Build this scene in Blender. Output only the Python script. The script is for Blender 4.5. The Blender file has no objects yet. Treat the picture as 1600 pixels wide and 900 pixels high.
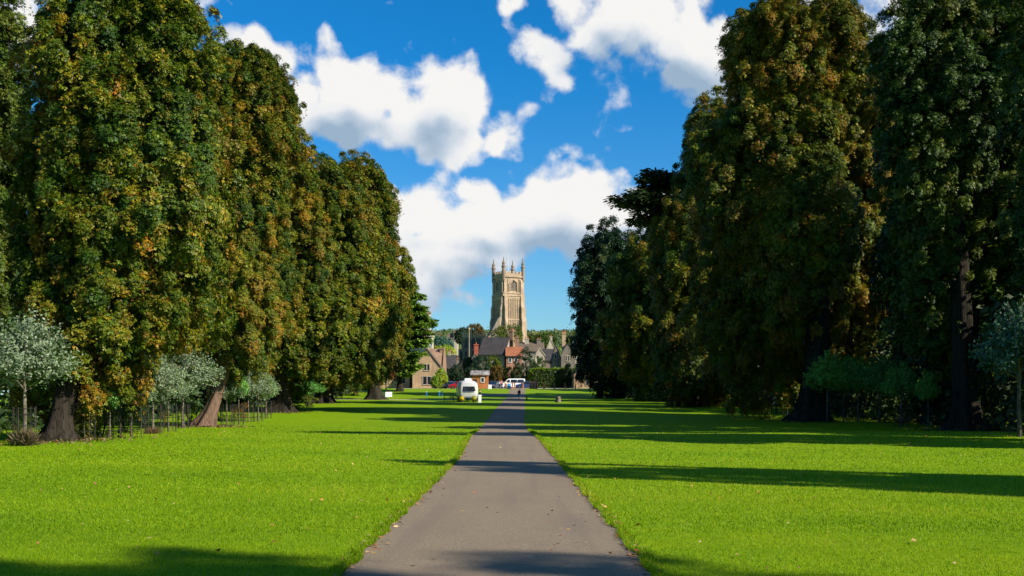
import bpy, bmesh, math, random
import numpy as np
from mathutils import Vector, Matrix
R = math.radians
random.seed(7)
rng = np.random.default_rng(7)
scene = bpy.context.scene
C = scene.collection

# ------------------------------------------------------------------ camera
# camera stands on the path at the origin and looks along +Y
FPX, HX, HY = 1600.0, 800.0, 604.0          # focal length in photo pixels, principal column, horizon row
CAMZ = 1.6
cam_d = bpy.data.cameras.new("camera")
cam = bpy.data.objects.new("camera", cam_d)
C.objects.link(cam)
cam.location = (0, 0, CAMZ)
cam.rotation_euler = (R(90), 0, 0)
cam_d.sensor_width = 36.0
cam_d.lens = 36.0
cam_d.shift_y = (HY - 450.0) / 1600.0
cam_d.clip_start = 0.1
cam_d.clip_end = 8000
scene.camera = cam

# ------------------------------------------------------------------ light
SUN_EL, SUN_BACK = R(34), R(28)             # elevation; how far behind the camera's right-hand side
sun_dir = Vector((math.cos(SUN_EL) * math.cos(SUN_BACK), -math.cos(SUN_EL) * math.sin(SUN_BACK), math.sin(SUN_EL)))
sd = bpy.data.lights.new("sun", 'SUN')
sd.energy = 5.0
sd.angle = R(0.5)
sd.color = (1.0, 0.93, 0.80)
sun = bpy.data.objects.new("sun", sd)
C.objects.link(sun)
sun.rotation_euler = sun_dir.to_track_quat('Z', 'Y').to_euler()

scene.view_settings.view_transform = 'Standard'
scene.view_settings.look = 'None'
scene.view_settings.gamma = 1.0
scene.view_settings.use_curve_mapping = False
scene.view_settings.exposure = 0.75
scene.cycles.max_bounces = 4
scene.cycles.diffuse_bounces = 2
scene.cycles.transmission_bounces = 2
scene.cycles.glossy_bounces = 2
scene.cycles.transparent_max_bounces = 6
scene.cycles.use_denoising = True

world = bpy.data.worlds.new("World")
scene.world = world
world.use_nodes = True
world.cycles.sampling_method = 'MANUAL'
world.cycles.sample_map_resolution = 512


class NT:
    """small helper that writes node maths as function calls"""
    def __init__(s, tree):
        s.t = tree
        s.n = tree.nodes
        s.l = tree.links

    def new(s, typ, **kw):
        n = s.n.new(typ)
        for k, v in kw.items():
            setattr(n, k, v)
        return n

    def put(s, sock, v):
        if v is None:
            return
        if isinstance(v, bpy.types.NodeSocket):
            s.l.new(v, sock)
        else:
            sock.default_value = v

    def m(s, op, a, b=None, c=None, clamp=False):
        n = s.new('ShaderNodeMath', operation=op, use_clamp=clamp)
        s.put(n.inputs[0], a)
        s.put(n.inputs[1], b)
        s.put(n.inputs[2], c)
        return n.outputs[0]

    def vm(s, op, a, b=None, scale=None):
        n = s.new('ShaderNodeVectorMath', operation=op)
        s.put(n.inputs[0], a)
        s.put(n.inputs[1], b)
        if scale is not None:
            s.put(n.inputs['Scale'], scale)
        return n.outputs['Value'] if op in ('LENGTH', 'DOT_PRODUCT') else n.outputs['Vector']

    def ss(s, v, a, b, lo=0.0, hi=1.0):
        n = s.new('ShaderNodeMapRange', interpolation_type='SMOOTHSTEP')
        s.put(n.inputs['Value'], v)
        s.put(n.inputs['From Min'], a)
        s.put(n.inputs['From Max'], b)
        s.put(n.inputs['To Min'], lo)
        s.put(n.inputs['To Max'], hi)
        return n.outputs['Result']

    def noise(s, vec, scale, detail=2.0, rough=0.5, dist=0.0):
        n = s.new('ShaderNodeTexNoise')
        s.put(n.inputs['Vector'], vec)
        s.put(n.inputs['Scale'], scale)
        s.put(n.inputs['Detail'], detail)
        s.put(n.inputs['Roughness'], rough)
        s.put(n.inputs['Distortion'], dist)
        return n.outputs['Fac']

    def mix(s, f, a, b, mode='MIX'):
        n = s.new('ShaderNodeMix', data_type='RGBA', blend_type=mode)
        s.put(n.inputs[0], f)
        for i, v in ((6, a), (7, b)):
            s.put(n.inputs[i], v if isinstance(v, bpy.types.NodeSocket) else (*v[:3], 1))
        return n.outputs[2]

    def ramp(s, f, stops):
        n = s.new('ShaderNodeValToRGB')
        s.put(n.inputs[0], f)
        e = n.color_ramp.elements
        while len(e) > 2:
            e.remove(e[-1])
        for i, (p, c) in enumerate(stops):
            el = e[i] if i < 2 else e.new(p)
            el.position = p
            el.color = (*c, 1)
        return n.outputs[0]


def build_world():
    N = NT(world.node_tree)
    bg = next(n for n in N.n if n.type == 'BACKGROUND')
    tc = N.new('ShaderNodeTexCoord')
    d = N.vm('NORMALIZE', tc.outputs['Generated'])
    sky = N.new('ShaderNodeTexSky', sky_type='NISHITA', sun_disc=False)
    sky.sun_elevation = SUN_EL
    sky.sun_rotation = math.atan2(sun_dir.x, sun_dir.y)
    sky.altitude = 100
    sky.air_density = 1.0
    sky.dust_density = 0.3
    sky.ozone_density = 3.0
    # a polarising filter's deeper blue
    # the field of cloud as a function of azimuth and elevation
    g = bpy.data.node_groups.new("cloud_field", 'ShaderNodeTree')
    g.interface.new_socket("P", in_out='INPUT', socket_type='NodeSocketVector')
    g.interface.new_socket("D", in_out='OUTPUT', socket_type='NodeSocketFloat')
    G = NT(g)
    gi = G.new('NodeGroupInput')
    go = G.new('NodeGroupOutput')
    p = gi.outputs[0]
    w1 = G.new('ShaderNodeTexNoise')
    G.put(w1.inputs['Vector'], p)
    w1.inputs['Scale'].default_value = 7.0
    w1.inputs['Detail'].default_value = 3.0
    off = G.vm('SCALE', G.vm('SUBTRACT', w1.outputs['Color'], (0.5, 0.5, 0.5)), scale=0.05)
    pw = G.vm('ADD', p, off)
    ell = [  # column, row, half width, half height in photo pixels, weight
        (565, 158, 112, 82, 1.25), (690, 172, 92, 80, 1.2), (525, 200, 115, 58, 1.15), (635, 195, 150, 58, 1.25), (768, 216, 62, 36, .62), (485, 180, 60, 55, 1),
        (640, 338, 120, 64, 1), (770, 350, 150, 64, 1), (890, 335, 130, 72, 1.15), (985, 335, 100, 56, 1.1), (640, 410, 90, 60, 1.0), (760, 385, 160, 52, 1.0),
        (900, 385, 120, 40, .8), (735, 462, 80, 26, .55), (650, 465, 60, 46, .75), (710, 425, 110, 40, .8),
        (1010, 30, 150, 75, 1.15), (1090, 70, 130, 90, 1.15), (1120, 130, 90, 55, .8), (940, 30, 80, 50, .85), (1230, 30, 130, 90, .8),
        (845, 70, 72, 46, .66), (806, 20, 40, 28, .42), (874, 126, 30, 24, .34), (925, 232, 50, 38, .34), (890, 275, 90, 25, .25),
        (385, 72, 54, 30, .75), (436, 98, 34, 34, .7), (30, 40, 90, 70, .9), (292, 13, 26, 18, .45), (1430, 25, 90, 60, .9), (360, 240, 60, 90, .3),
        (1020, 285, 36, 12, .25), (660, 2, 60, 12, .3),
    ]
    acc = None
    for (X, Y, rx, ry, wt) in ell:
        az = math.atan((X - HX) / FPX)
        el = math.atan((HY - Y) / FPX * math.cos(az))
        sx, sy = rx / FPX * math.cos(az) ** 2, ry / FPX * math.cos(el) ** 2
        q = G.vm('MULTIPLY', G.vm('SUBTRACT', pw, (az, el, 0)), (1 / sx, 1 / sy, 0))
        v = G.m('MULTIPLY', G.m('SUBTRACT', 1.0, G.m('MULTIPLY', G.vm('LENGTH', q), 0.72)), wt)
        acc = v if acc is None else G.m('SMOOTH_MAX', acc, v, 0.12)
    # the sky goes on beyond the frame with the same sort of cloud
    sep = G.new('ShaderNodeSeparateXYZ')
    G.put(sep.inputs[0], p)
    outside = G.m('MAXIMUM', G.ss(G.m('ABSOLUTE', sep.outputs[0]), .48, .62), G.ss(sep.outputs[1], .38, .5))
    far = G.m('MULTIPLY', G.m('SUBTRACT', G.noise(G.vm('MULTIPLY', p, (1, 1.8, 1)), 3.2, 2, .5), .56), 4.5)
    acc = G.m('MAXIMUM', acc, G.m('SUBTRACT', G.m('MULTIPLY', G.m('ADD', far, 1.0), outside), 1.0))
    f1 = G.m('SUBTRACT', G.noise(G.vm('ADD', p, (4.3, 2.6, 0)), 9.0, 9.0, .58, .3), .5)
    f2 = G.m('SUBTRACT', G.noise(p, 30.0, 5.0, .6, .2), .5)
    def puffs(scale):
        n = G.new('ShaderNodeTexVoronoi', feature='SMOOTH_F1')
        wob_ = G.vm('ADD', p, G.vm('SCALE', G.vm('SUBTRACT', w1.outputs['Color'], (.5, .5, .5)), scale=.09))
        G.put(n.inputs['Vector'], wob_)
        n.inputs['Scale'].default_value = scale
        n.inputs['Smoothness'].default_value = .35
        return G.m('SUBTRACT', .42, n.outputs['Distance'])
    dens = G.m('ADD', acc, G.m('ADD', G.m('MULTIPLY', f1, .95), G.m('MULTIPLY', f2, .75)))
    dens = G.m('ADD', dens, G.m('ADD', G.m('MULTIPLY', puffs(15.0), .75), G.m('MULTIPLY', puffs(42.0), .42)))
    G.put(go.inputs[0], dens)
    g.interface.new_socket("M", in_out='OUTPUT', socket_type='NodeSocketFloat')
    G.put(go.inputs[1], acc)

    sx = N.new('ShaderNodeSeparateXYZ')
    N.put(sx.inputs[0], d)
    az = N.m('ARCTAN2', sx.outputs[0], sx.outputs[1])
    el = N.m('ARCSINE', sx.outputs[2])
    cb = N.new('ShaderNodeCombineXYZ')
    N.put(cb.inputs[0], az)
    N.put(cb.inputs[1], el)
    P = cb.outputs[0]

    def field(off, i=0):
        n = N.new('ShaderNodeGroup')
        n.node_tree = g
        N.put(n.inputs[0], N.vm('ADD', P, off) if off else P)
        return n.outputs[i]
    blue = N.mix(1.0, sky.outputs[0], N.mix(N.ss(el, 0.0, .34), (.58, .92, 1.14), (.08, .84, 1.34)), 'MULTIPLY')
    d0 = field(None)
    d1 = field((0.014, 0.024, 0))
    m_up = field((0.012, 0.038, 0), 1)
    m_dn = field((-0.012, -0.038, 0), 1)
    alpha = N.ss(d0, .10, .42)
    alpha = N.m('MULTIPLY', alpha, N.ss(el, -.01, .05))
    # cloud lit from the upper right: undersides and thick middles are greyer, crests stay white
    under = N.m('SUBTRACT', m_up, m_dn)
    relief = N.m('SUBTRACT', d1, d0)
    body = N.ss(d0, .20, 1.15)
    shade = N.m('ADD', N.m('MULTIPLY', under, .75), N.m('ADD', N.m('MULTIPLY', relief, .95), N.m('MULTIPLY', body, .52)), clamp=True)
    ccol = N.ramp(shade, [(0.0, (1.06, 1.05, 1.03)), (0.30, (.95, .97, 1.0)), (.65, (.60, .71, .84)), (1.0, (.38, .52, .68))])
    skyc = N.vm('SCALE', blue, scale=0.068)
    out = N.mix(alpha, skyc, N.vm('SCALE', ccol, scale=0.52))
    N.put(bg.inputs['Color'], out)
    bg.inputs['Strength'].default_value = 1.0


build_world()

# ------------------------------------------------------------------ mesh helpers
def tag(o, label=None, cat=None, group=None, kind=None):
    if label:
        o['label'] = label
    if cat:
        o['category'] = cat
    if group:
        o['group'] = group
    if kind:
        o['kind'] = kind
    return o


def thing(name, label, cat, loc=(0, 0, 0), rz=0.0, group=None):
    o = bpy.data.objects.new(name, None)
    o.empty_display_size = .3
    C.objects.link(o)
    o.location = loc
    o.rotation_euler = (0, 0, rz)
    return tag(o, label, cat, group)


def link_mesh(name, me, mat=None, parent=None):
    if mat is not None and len(me.materials) == 0:
        me.materials.append(mat)
    o = bpy.data.objects.new(name, me)
    C.objects.link(o)
    if parent is not None:
        o.parent = parent
    return o


def np_mesh(name, verts, faces, cols=None, smooth=False):
    """verts (n,3), faces (m,k) of equal size, cols (n,3) point colours"""
    me = bpy.data.meshes.new(name)
    n, (m_, k) = len(verts), faces.shape
    me.vertices.add(n)
    me.vertices.foreach_set('co', np.ascontiguousarray(verts, dtype=np.float32).ravel())
    me.loops.add(m_ * k)
    me.loops.foreach_set('vertex_index', np.ascontiguousarray(faces, dtype=np.int32).ravel())
    me.polygons.add(m_)
    me.polygons.foreach_set('loop_start', np.arange(0, m_ * k, k, dtype=np.int32))
    if smooth:
        me.polygons.foreach_set('use_smooth', np.ones(m_, dtype=bool))
    if cols is not None:
        a = me.color_attributes.new('tint', 'FLOAT_COLOR', 'POINT')
        c4 = np.ones((n, 4), dtype=np.float32)
        c4[:, :3] = cols
        a.data.foreach_set('color', c4.ravel())
    me.update(calc_edges=True)
    return me


class MB:
    """collects shapes and links them as one mesh"""
    def __init__(s):
        s.v, s.f = [], []

    def add(s, vs, fs):
        o = len(s.v)
        s.v += [tuple(v) for v in vs]
        s.f += [tuple(i + o for i in f) for f in fs]
        return s

    def box(s, x0, x1, y0, y1, z0, z1):
        return s.add([(x0, y0, z0), (x1, y0, z0), (x1, y1, z0), (x0, y1, z0), (x0, y0, z1), (x1, y0, z1), (x1, y1, z1), (x0, y1, z1)],
                     [(0, 3, 2, 1), (4, 5, 6, 7), (0, 1, 5, 4), (1, 2, 6, 5), (2, 3, 7, 6), (3, 0, 4, 7)])

    def prism(s, pts, axis, a, b):
        """polygon pts (u,v) extruded along axis x|y|z from a to b"""
        def mk(u, v, w):
            return {'y': (u, w, v), 'x': (w, u, v), 'z': (u, v, w)}[axis]
        n = len(pts)
        vs = [mk(u, v, a) for u, v in pts] + [mk(u, v, b) for u, v in pts]
        fs = [tuple(range(n)), tuple(range(2 * n - 1, n - 1, -1))]
        fs += [(i, i + n, (i + 1) % n + n, (i + 1) % n) for i in range(n)]
        return s.add(vs, fs)

    def tube(s, pts, rad, n=8, cap=True, lobes=None):
        pts = [Vector(p) for p in pts]
        if not hasattr(rad, '__len__'):
            rad = [rad] * len(pts)
        rings, ref = [], None
        for i, p in enumerate(pts):
            t = (pts[min(i + 1, len(pts) - 1)] - pts[max(i - 1, 0)]).normalized()
            if ref is None:
                ref = Vector((1, 0, 0)) if abs(t.x) < .9 else Vector((0, 1, 0))
            a = (ref - t * ref.dot(t)).normalized()
            b = t.cross(a)
            ref = a
            ring = []
            for k in range(n):
                an = 2 * math.pi * k / n
                rr = rad[i] * (lobes(i, an) if lobes else 1)
                ring.append(p + a * math.cos(an) * rr + b * math.sin(an) * rr)
            rings.append(ring)
        vs = [v for r in rings for v in r]
        fs = []
        for i in range(len(pts) - 1):
            for k in range(n):
                k2 = (k + 1) % n
                fs.append((i * n + k, i * n + k2, (i + 1) * n + k2, (i + 1) * n + k))
        if cap:
            fs.append(tuple(range(n - 1, -1, -1)))
            fs.append(tuple((len(pts) - 1) * n + k for k in range(n)))
        return s.add(vs, fs)

    def lathe(s, prof, n=12, c=(0, 0), sq=None):
        """prof: (radius, z)"""
        vs = []
        for r_, z in prof:
            for k in range(n):
                a = 2 * math.pi * (k + .5) / n
                vs.append((c[0] + math.cos(a) * r_, c[1] + math.sin(a) * r_, z))
        fs = []
        for i in range(len(prof) - 1):
            for k in range(n):
                k2 = (k + 1) % n
                fs.append((i * n + k, i * n + k2, (i + 1) * n + k2, (i + 1) * n + k))
        fs.append(tuple(range(n - 1, -1, -1)))
        fs.append(tuple((len(prof) - 1) * n + k for k in range(n)))
        return s.add(vs, fs)

    def rot(s, cx, cy, a):
        c_, s_ = math.cos(a), math.sin(a)
        s.v = [(cx + (x - cx) * c_ - (y - cy) * s_, cy + (x - cx) * s_ + (y - cy) * c_, z) for x, y, z in s.v]
        return s

    def mesh(s, name, mat=None, smooth=False, recalc=True):
        me = bpy.data.meshes.new(name)
        me.from_pydata(s.v, [], s.f)
        if recalc:
            bm = bmesh.new()
            bm.from_mesh(me)
            bmesh.ops.recalc_face_normals(bm, faces=bm.faces)
            bm.to_mesh(me)
            bm.free()
        if smooth:
            me.polygons.foreach_set('use_smooth', np.ones(len(me.polygons), dtype=bool))
        if mat:
            me.materials.append(mat)
        return me

    def build(s, name, mat, parent=None, smooth=False):
        return link_mesh(name, s.mesh(name, mat, smooth), None, parent)


def copy_tree(o, parent=None):
    c = o.copy()
    C.objects.link(c)
    c.parent = parent
    for ch in [x for x in kids.get(o.name, ())]:
        copy_tree(ch, c)
    return c


kids = {}
def index_kids(root):
    for x in root.children:
        kids.setdefault(root.name, []).append(x)
        index_kids(x)


# ------------------------------------------------------------------ materials
MATS = {}
def material(name, col, rough=.7, spec=.3, metal=0.0, vary=.25, scale=6.0, bump=0.0, bscale=None, stretch=(1, 1, 1), col2=None, detail=5):
    m = bpy.data.materials.new(name)
    m.use_nodes = True
    N = NT(m.node_tree)
    b = N.n['Principled BSDF']
    tc = N.new('ShaderNodeTexCoord')
    v = N.vm('MULTIPLY', tc.outputs['Object'], stretch)
    f = N.noise(v, scale, detail, .6)
    f2 = N.noise(v, scale * .13, 3, .6)
    ff = N.m('ADD', N.m('MULTIPLY', f, .6), N.m('MULTIPLY', f2, .4))
    c2 = col2 or tuple(x * (1 - vary * 1.6) for x in col)
    c1 = tuple(min(1, x * (1 + vary)) for x in col)
    N.put(b.inputs['Base Color'], N.mix(N.ss(ff, .36, .64), c2, c1))
    b.inputs['Roughness'].default_value = rough
    b.inputs['Specular IOR Level'].default_value = spec
    b.inputs['Metallic'].default_value = metal
    if bump:
        bn = N.new('ShaderNodeBump')
        bn.inputs['Strength'].default_value = bump
        bn.inputs['Distance'].default_value = .05
        N.put(bn.inputs['Height'], N.noise(v, bscale or scale * 2, 5, .6))
        N.put(b.inputs['Normal'], bn.outputs[0])
    MATS[name] = m
    return m


def leaf_material(name, trans=.35, rough=.5, spec=.35, back=None):
    m = bpy.data.materials.new(name)
    m.use_nodes = True
    N = NT(m.node_tree)
    b = N.n['Principled BSDF']
    out = N.n['Material Output']
    at = N.new('ShaderNodeAttribute', attribute_name='tint')
    c = at.outputs['Color']
    oi = N.new('ShaderNodeObjectInfo')
    c = N.mix(1.0, c, N.ramp(oi.outputs['Random'], [(0.0, (.72, .80, .9)), (.5, (1.0, 1.0, 1.0)), (1.0, (1.35, 1.18, .9))]), 'MULTIPLY')
    if back:
        geo = N.new('ShaderNodeNewGeometry')
        c = N.mix(geo.outputs['Backfacing'], c, N.mix(.75, c, back))
    N.put(b.inputs['Base Color'], c)
    b.inputs['Roughness'].default_value = rough
    b.inputs['Specular IOR Level'].default_value = spec
    tr = N.new('ShaderNodeBsdfTranslucent')
    N.put(tr.inputs['Color'], N.mix(1.0, c, (1.5, 1.6, .7), 'MULTIPLY'))
    mx = N.new('ShaderNodeMixShader')
    mx.inputs[0].default_value = trans
    N.l.new(b.outputs[0], mx.inputs[1])
    N.l.new(tr.outputs[0], mx.inputs[2])
    N.l.new(mx.outputs[0], out.inputs[0])
    MATS[name] = m
    return m


def wall_material(name, c1, c2, mortar, bw=.5, bh=.22, bump=.5):
    """coursed stone or brick whose courses are too far away to tell apart"""
    m = bpy.data.materials.new(name)
    m.use_nodes = True
    N = NT(m.node_tree)
    b = N.n['Principled BSDF']
    tc = N.new('ShaderNodeTexCoord')
    sp = N.new('ShaderNodeSeparateXYZ')
    N.put(sp.inputs[0], tc.outputs['Object'])
    cb = N.new('ShaderNodeCombineXYZ')
    N.put(cb.inputs[0], N.m('ADD', sp.outputs[0], sp.outputs[1]))
    N.put(cb.inputs[1], sp.outputs[2])
    br = N.new('ShaderNodeTexBrick')
    N.put(br.inputs['Vector'], cb.outputs[0])
    br.inputs['Color1'].default_value = (*c1, 1)
    br.inputs['Color2'].default_value = (*c2, 1)
    br.inputs['Mortar'].default_value = (*mortar, 1)
    br.inputs['Scale'].default_value = 1.0
    br.inputs['Brick Width'].default_value = bw
    br.inputs['Row Height'].default_value = bh
    br.inputs['Mortar Size'].default_value = .012
    big = N.noise(tc.outputs['Object'], .35, 6, .65)
    col = N.mix(N.ss(big, .35, .7, 0, .55), br.outputs['Color'], tuple(x * .45 for x in c1))
    streak = N.noise(N.vm('MULTIPLY', tc.outputs['Object'], (1.5, 1.5, .12)), 1.0, 5, .6)
    col = N.mix(N.ss(streak, .5, .75, 0, .45), col, tuple(x * .4 for x in c2))
    N.put(b.inputs['Base Color'], col)
    b.inputs['Roughness'].default_value = .9
    b.inputs['Specular IOR Level'].default_value = .15
    bn = N.new('ShaderNodeBump')
    bn.inputs['Strength'].default_value = bump
    bn.inputs['Distance'].default_value = .03
    N.put(bn.inputs['Height'], N.noise(tc.outputs['Object'], 4, 6, .7))
    N.put(b.inputs['Normal'], bn.outputs[0])
    MATS[name] = m
    return m


M = MATS
leaf_material('chestnut_leaf', .14, .5, .2)
leaf_material('green_leaf', .16, .5, .2)
leaf_material('silver_leaf', .15, .5, .35, back=(.20, .24, .16))
leaf_material('needle_leaf', .08, .6, .25)
leaf_material('grass_leaf', .35, .5, .15)
material('bark', (.028, .022, .017), .95, .05, 0, .55, 7, 1.0, 7, (1.6, 1.6, .22), (.010, .011, .007))  # colour darkened to carry the crowns' shade on the trunks
material('red_bark', (.17, .105, .078), .95, .05, 0, .3, 7, 1.0, 7, (1.6, 1.6, .22), (.07, .045, .034))
material('sapling_bark', (.16, .135, .10), .9, .15, 0, .35, 12, .4)
material('stake_wood', (.055, .045, .035), .9, .15, 0, .4, 9, .3, None, (1, 1, .2))
material('guard_wire', (.035, .04, .035), .6, .4, .6, .2, 8)
wall_material('cottage_stone', (.54, .37, .21), (.44, .29, .16), (.25, .19, .12))
wall_material('brick_stone', (.36, .21, .13), (.30, .17, .10), (.25, .18, .12), .3, .12)
wall_material('weathered_stone', (.30, .22, .16), (.25, .18, .13), (.16, .12, .09), .9, .4)
wall_material('church_stone', (.49, .355, .24), (.38, .27, .18), (.36, .26, .17), .9, .4)
wall_material('grey_stone', (.27, .22, .175), (.20, .165, .13), (.11, .10, .09))
wall_material('pale_stone', (.56, .47, .35), (.48, .39, .29), (.33, .29, .23))
wall_material('cream_render', (.40, .33, .24), (.37, .30, .22), (.33, .27, .2), .6, .3, .3)
wall_material('pink_brick', (.50, .22, .14), (.42, .18, .11), (.40, .28, .2), .25, .1)
wall_material('orange_tile', (.42, .15, .07), (.30, .11, .055), (.16, .06, .03), .25, .28)
wall_material('slate_tile', (.070, .062, .058), (.055, .050, .050), (.03, .03, .03), .35, .3)
wall_material('stone_tile', (.17, .125, .085), (.13, .10, .075), (.06, .05, .04), .35, .3)
wall_material('red_chimney_brick', (.50, .10, .05), (.42, .085, .045), (.3, .15, .1), .25, .1)
material('window_glass', (.018, .022, .028), .12, .6, 0, .4, 2)
material('window_stone', (.48, .41, .31), .85, .2, 0, .2, 4, .3)
material('dark_trim', (.03, .028, .026), .7, .3)
material('white_paint', (.78, .77, .74), .45, .4, 0, .06, 3)
material('black_paint', (.02, .02, .022), .4, .4, 0, .2, 3)
material('rubber', (.02, .02, .02), .85, .2)
material('wheel_metal', (.4, .4, .42), .3, .5, .9, .1)
material('orange_wood', (.50, .19, .065), .75, .25, 0, .3, 5, .3, None, (1, 1, 5))
material('bollard_wood', (.42, .19, .08), .8, .2, 0, .3, 8, .3, None, (1, 1, .2))
material('dark_wood', (.06, .038, .026), .8, .2, 0, .35, 6, .3, None, (1, 4, 4))
material('maroon_wood', (.12, .045, .035), .75, .25, 0, .3, 6, .3)
material('blue_paint', (.03, .17, .42), .5, .4, 0, .15, 5)
material('poster_blue', (.05, .33, .66), .5, .3, 0, .25, 4)
material('felt_roof', (.30, .27, .27), .9, .15, 0, .5, 3, .5)
material('planter_white', (.68, .69, .72), .6, .3, 0, .08, 4, .1)
material('soil', (.05, .035, .025), .95, .1, 0, .4, 9, .6)


def car_paint(name, c):
    return material(name, c, .3, .5, 0, .04, 2)


def leaf_litter_material():
    return leaf_material('dead_leaf', .1, .7, .2)


leaf_litter_material()


def aluminium():
    m = material('polished_aluminium', (.72, .73, .75), .34, .5, 1.0, .06, 2.0)
    return m


aluminium()

# ------------------------------------------------------------------ the lie of the land
PROF = [(-80, 1.3), (0, 1.62), (9.7, 1.79), (20, 2.0), (31, 2.19), (47, 2.24), (56, 2.48), (66, 2.70), (78, 2.73), (91, 2.6), (104, 2.37), (123, 2.17), (145, 2.03), (160, 1.93),
        (175, 1.55), (188, 1.0), (200, .5), (212, .40), (240, .34), (380, .34), (600, -3), (900, -38), (1200, -50), (2600, -30), (4200, 0)]
_px = np.array([p[0] for p in PROF], float)
_pz = CAMZ - np.array([p[1] for p in PROF], float)
# cubic (Hermite, monotone enough) interpolation so the lawn rolls instead of creasing
_m = np.gradient(_pz, _px)
def prof(y):
    y = np.clip(np.asarray(y, float), _px[0], _px[-1])
    i = np.clip(np.searchsorted(_px, y) - 1, 0, len(_px) - 2)
    h = _px[i + 1] - _px[i]
    t = (y - _px[i]) / h
    sec = (_pz[i + 1] - _pz[i]) / h
    m0, m1 = _m[i], _m[i + 1]
    lim = 3 * np.abs(sec)
    m0 = np.clip(m0, -lim, lim)
    m1 = np.clip(m1, -lim, lim)
    return ((2 * t**3 - 3 * t**2 + 1) * _pz[i] + (t**3 - 2 * t**2 + t) * h * m0 + (-2 * t**3 + 3 * t**2) * _pz[i + 1] + (t**3 - t**2) * h * m1)


def gz(x, y):
    x = np.asarray(x, float)
    y = np.asarray(y, float)
    z = prof(y)
    side = np.clip((np.abs(x) - 3.0) / 10.0, 0, 1)
    near = np.clip((230 - y) / 60.0, 0, 1)
    z = z + side * near * (0.05 * np.sin(x * .21 + y * .09) + .04 * np.sin(y * .23 + x * .05 + 1.3))
    hill = np.clip((y - 560) / 300.0, 0, 1)
    z = z + hill * (4.0 * np.sin(x * .011 + 1.0) + 2.0 * np.sin(x * .031 + y * .004))
    return z


def gzs(x, y):
    return float(gz(x, y))


def ray_y(row, x_of=None, lo=6.0, hi=230.0):
    """distance at which the ground in the photo stands at this row"""
    ys = np.linspace(lo, hi, 6000)
    rows = HY + (CAMZ - prof(ys)) * FPX / ys
    i = int(np.argmin(np.abs(rows - row)))
    return float(ys[i])


def wx(col, Y):
    return (col - HX) * Y / FPX


def wz(row, Y):
    return CAMZ + (HY - row) * Y / FPX


PATH = [(-80, .0), (0, -.13), (9.7, -.14), (31, -.14), (47, -.41), (66, -.55), (78, -.55), (91, -.4), (104, -.2), (123, .05), (155, .43), (200, 1.1)]
def path_c(y):
    return np.interp(y, [p[0] for p in PATH], [p[1] for p in PATH])


HALF = 1.5
ys_near = np.concatenate([np.arange(-60, 0, 2.0), np.arange(0, 60, .5), np.arange(60, 230, 1.0)])
ys_all = np.concatenate([ys_near, np.arange(230, 600, 10.0), np.arange(600, 1300, 25.0), np.geomspace(1300, 4100, 14)])


def grid_sheet(name, xs_fn, ys, dz, mat, kind='structure', jag=0.0):
    rows = [xs_fn(y) for y in ys]
    k = len(rows[0])
    V = np.array([(x, y, 0) for y, r_ in zip(ys, rows) for x in r_], float)
    V[:, 2] = gz(V[:, 0], V[:, 1]) + dz
    n = len(ys)
    idx = np.arange(n * k).reshape(n, k)
    F = np.stack([idx[:-1, :-1].ravel(), idx[:-1, 1:].ravel(), idx[1:, 1:].ravel(), idx[1:, :-1].ravel()], 1)
    me = np_mesh(name, V, F, None, True)
    me.materials.append(mat)
    o = link_mesh(name, me)
    tag(o, kind=kind)
    return o


def grass_material():
    m = bpy.data.materials.new('lawn_grass')
    m.use_nodes = True
    N = NT(m.node_tree)
    b = N.n['Principled BSDF']
    geo = N.new('ShaderNodeNewGeometry')
    p = geo.outputs['Position']
    fine = N.noise(p, 26, 8, .75)
    mid = N.noise(p, 2.2, 5, .65)
    big = N.noise(p, .16, 4, .6)
    col = N.mix(N.ss(fine, .30, .70), (.075, .15, .001), (.20, .315, .002))
    col = N.mix(N.ss(mid, .42, .70, 0, .5), col, (.25, .33, .002))
    col = N.mix(N.ss(big, .40, .66, 0, .45), col, (.12, .235, .002))
    worn = N.noise(N.vm('MULTIPLY', p, (1, .45, 1)), .55, 5, .7)
    col = N.mix(N.ss(worn, .66, .78, 0, .45), col, (.24, .24, .03))
    N.put(b.inputs['Base Color'], col)
    b.inputs['Roughness'].default_value = .85
    b.inputs['Specular IOR Level'].default_value = .08
    bn = N.new('ShaderNodeBump')
    bn.inputs['Strength'].default_value = .5
    bn.inputs['Distance'].default_value = .035
    N.put(bn.inputs['Height'], N.m('ADD', N.noise(p, 38, 6, .75), N.m('MULTIPLY', mid, .6)))
    N.put(b.inputs['Normal'], bn.outputs[0])
    M['lawn_grass'] = m
    return m


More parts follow.
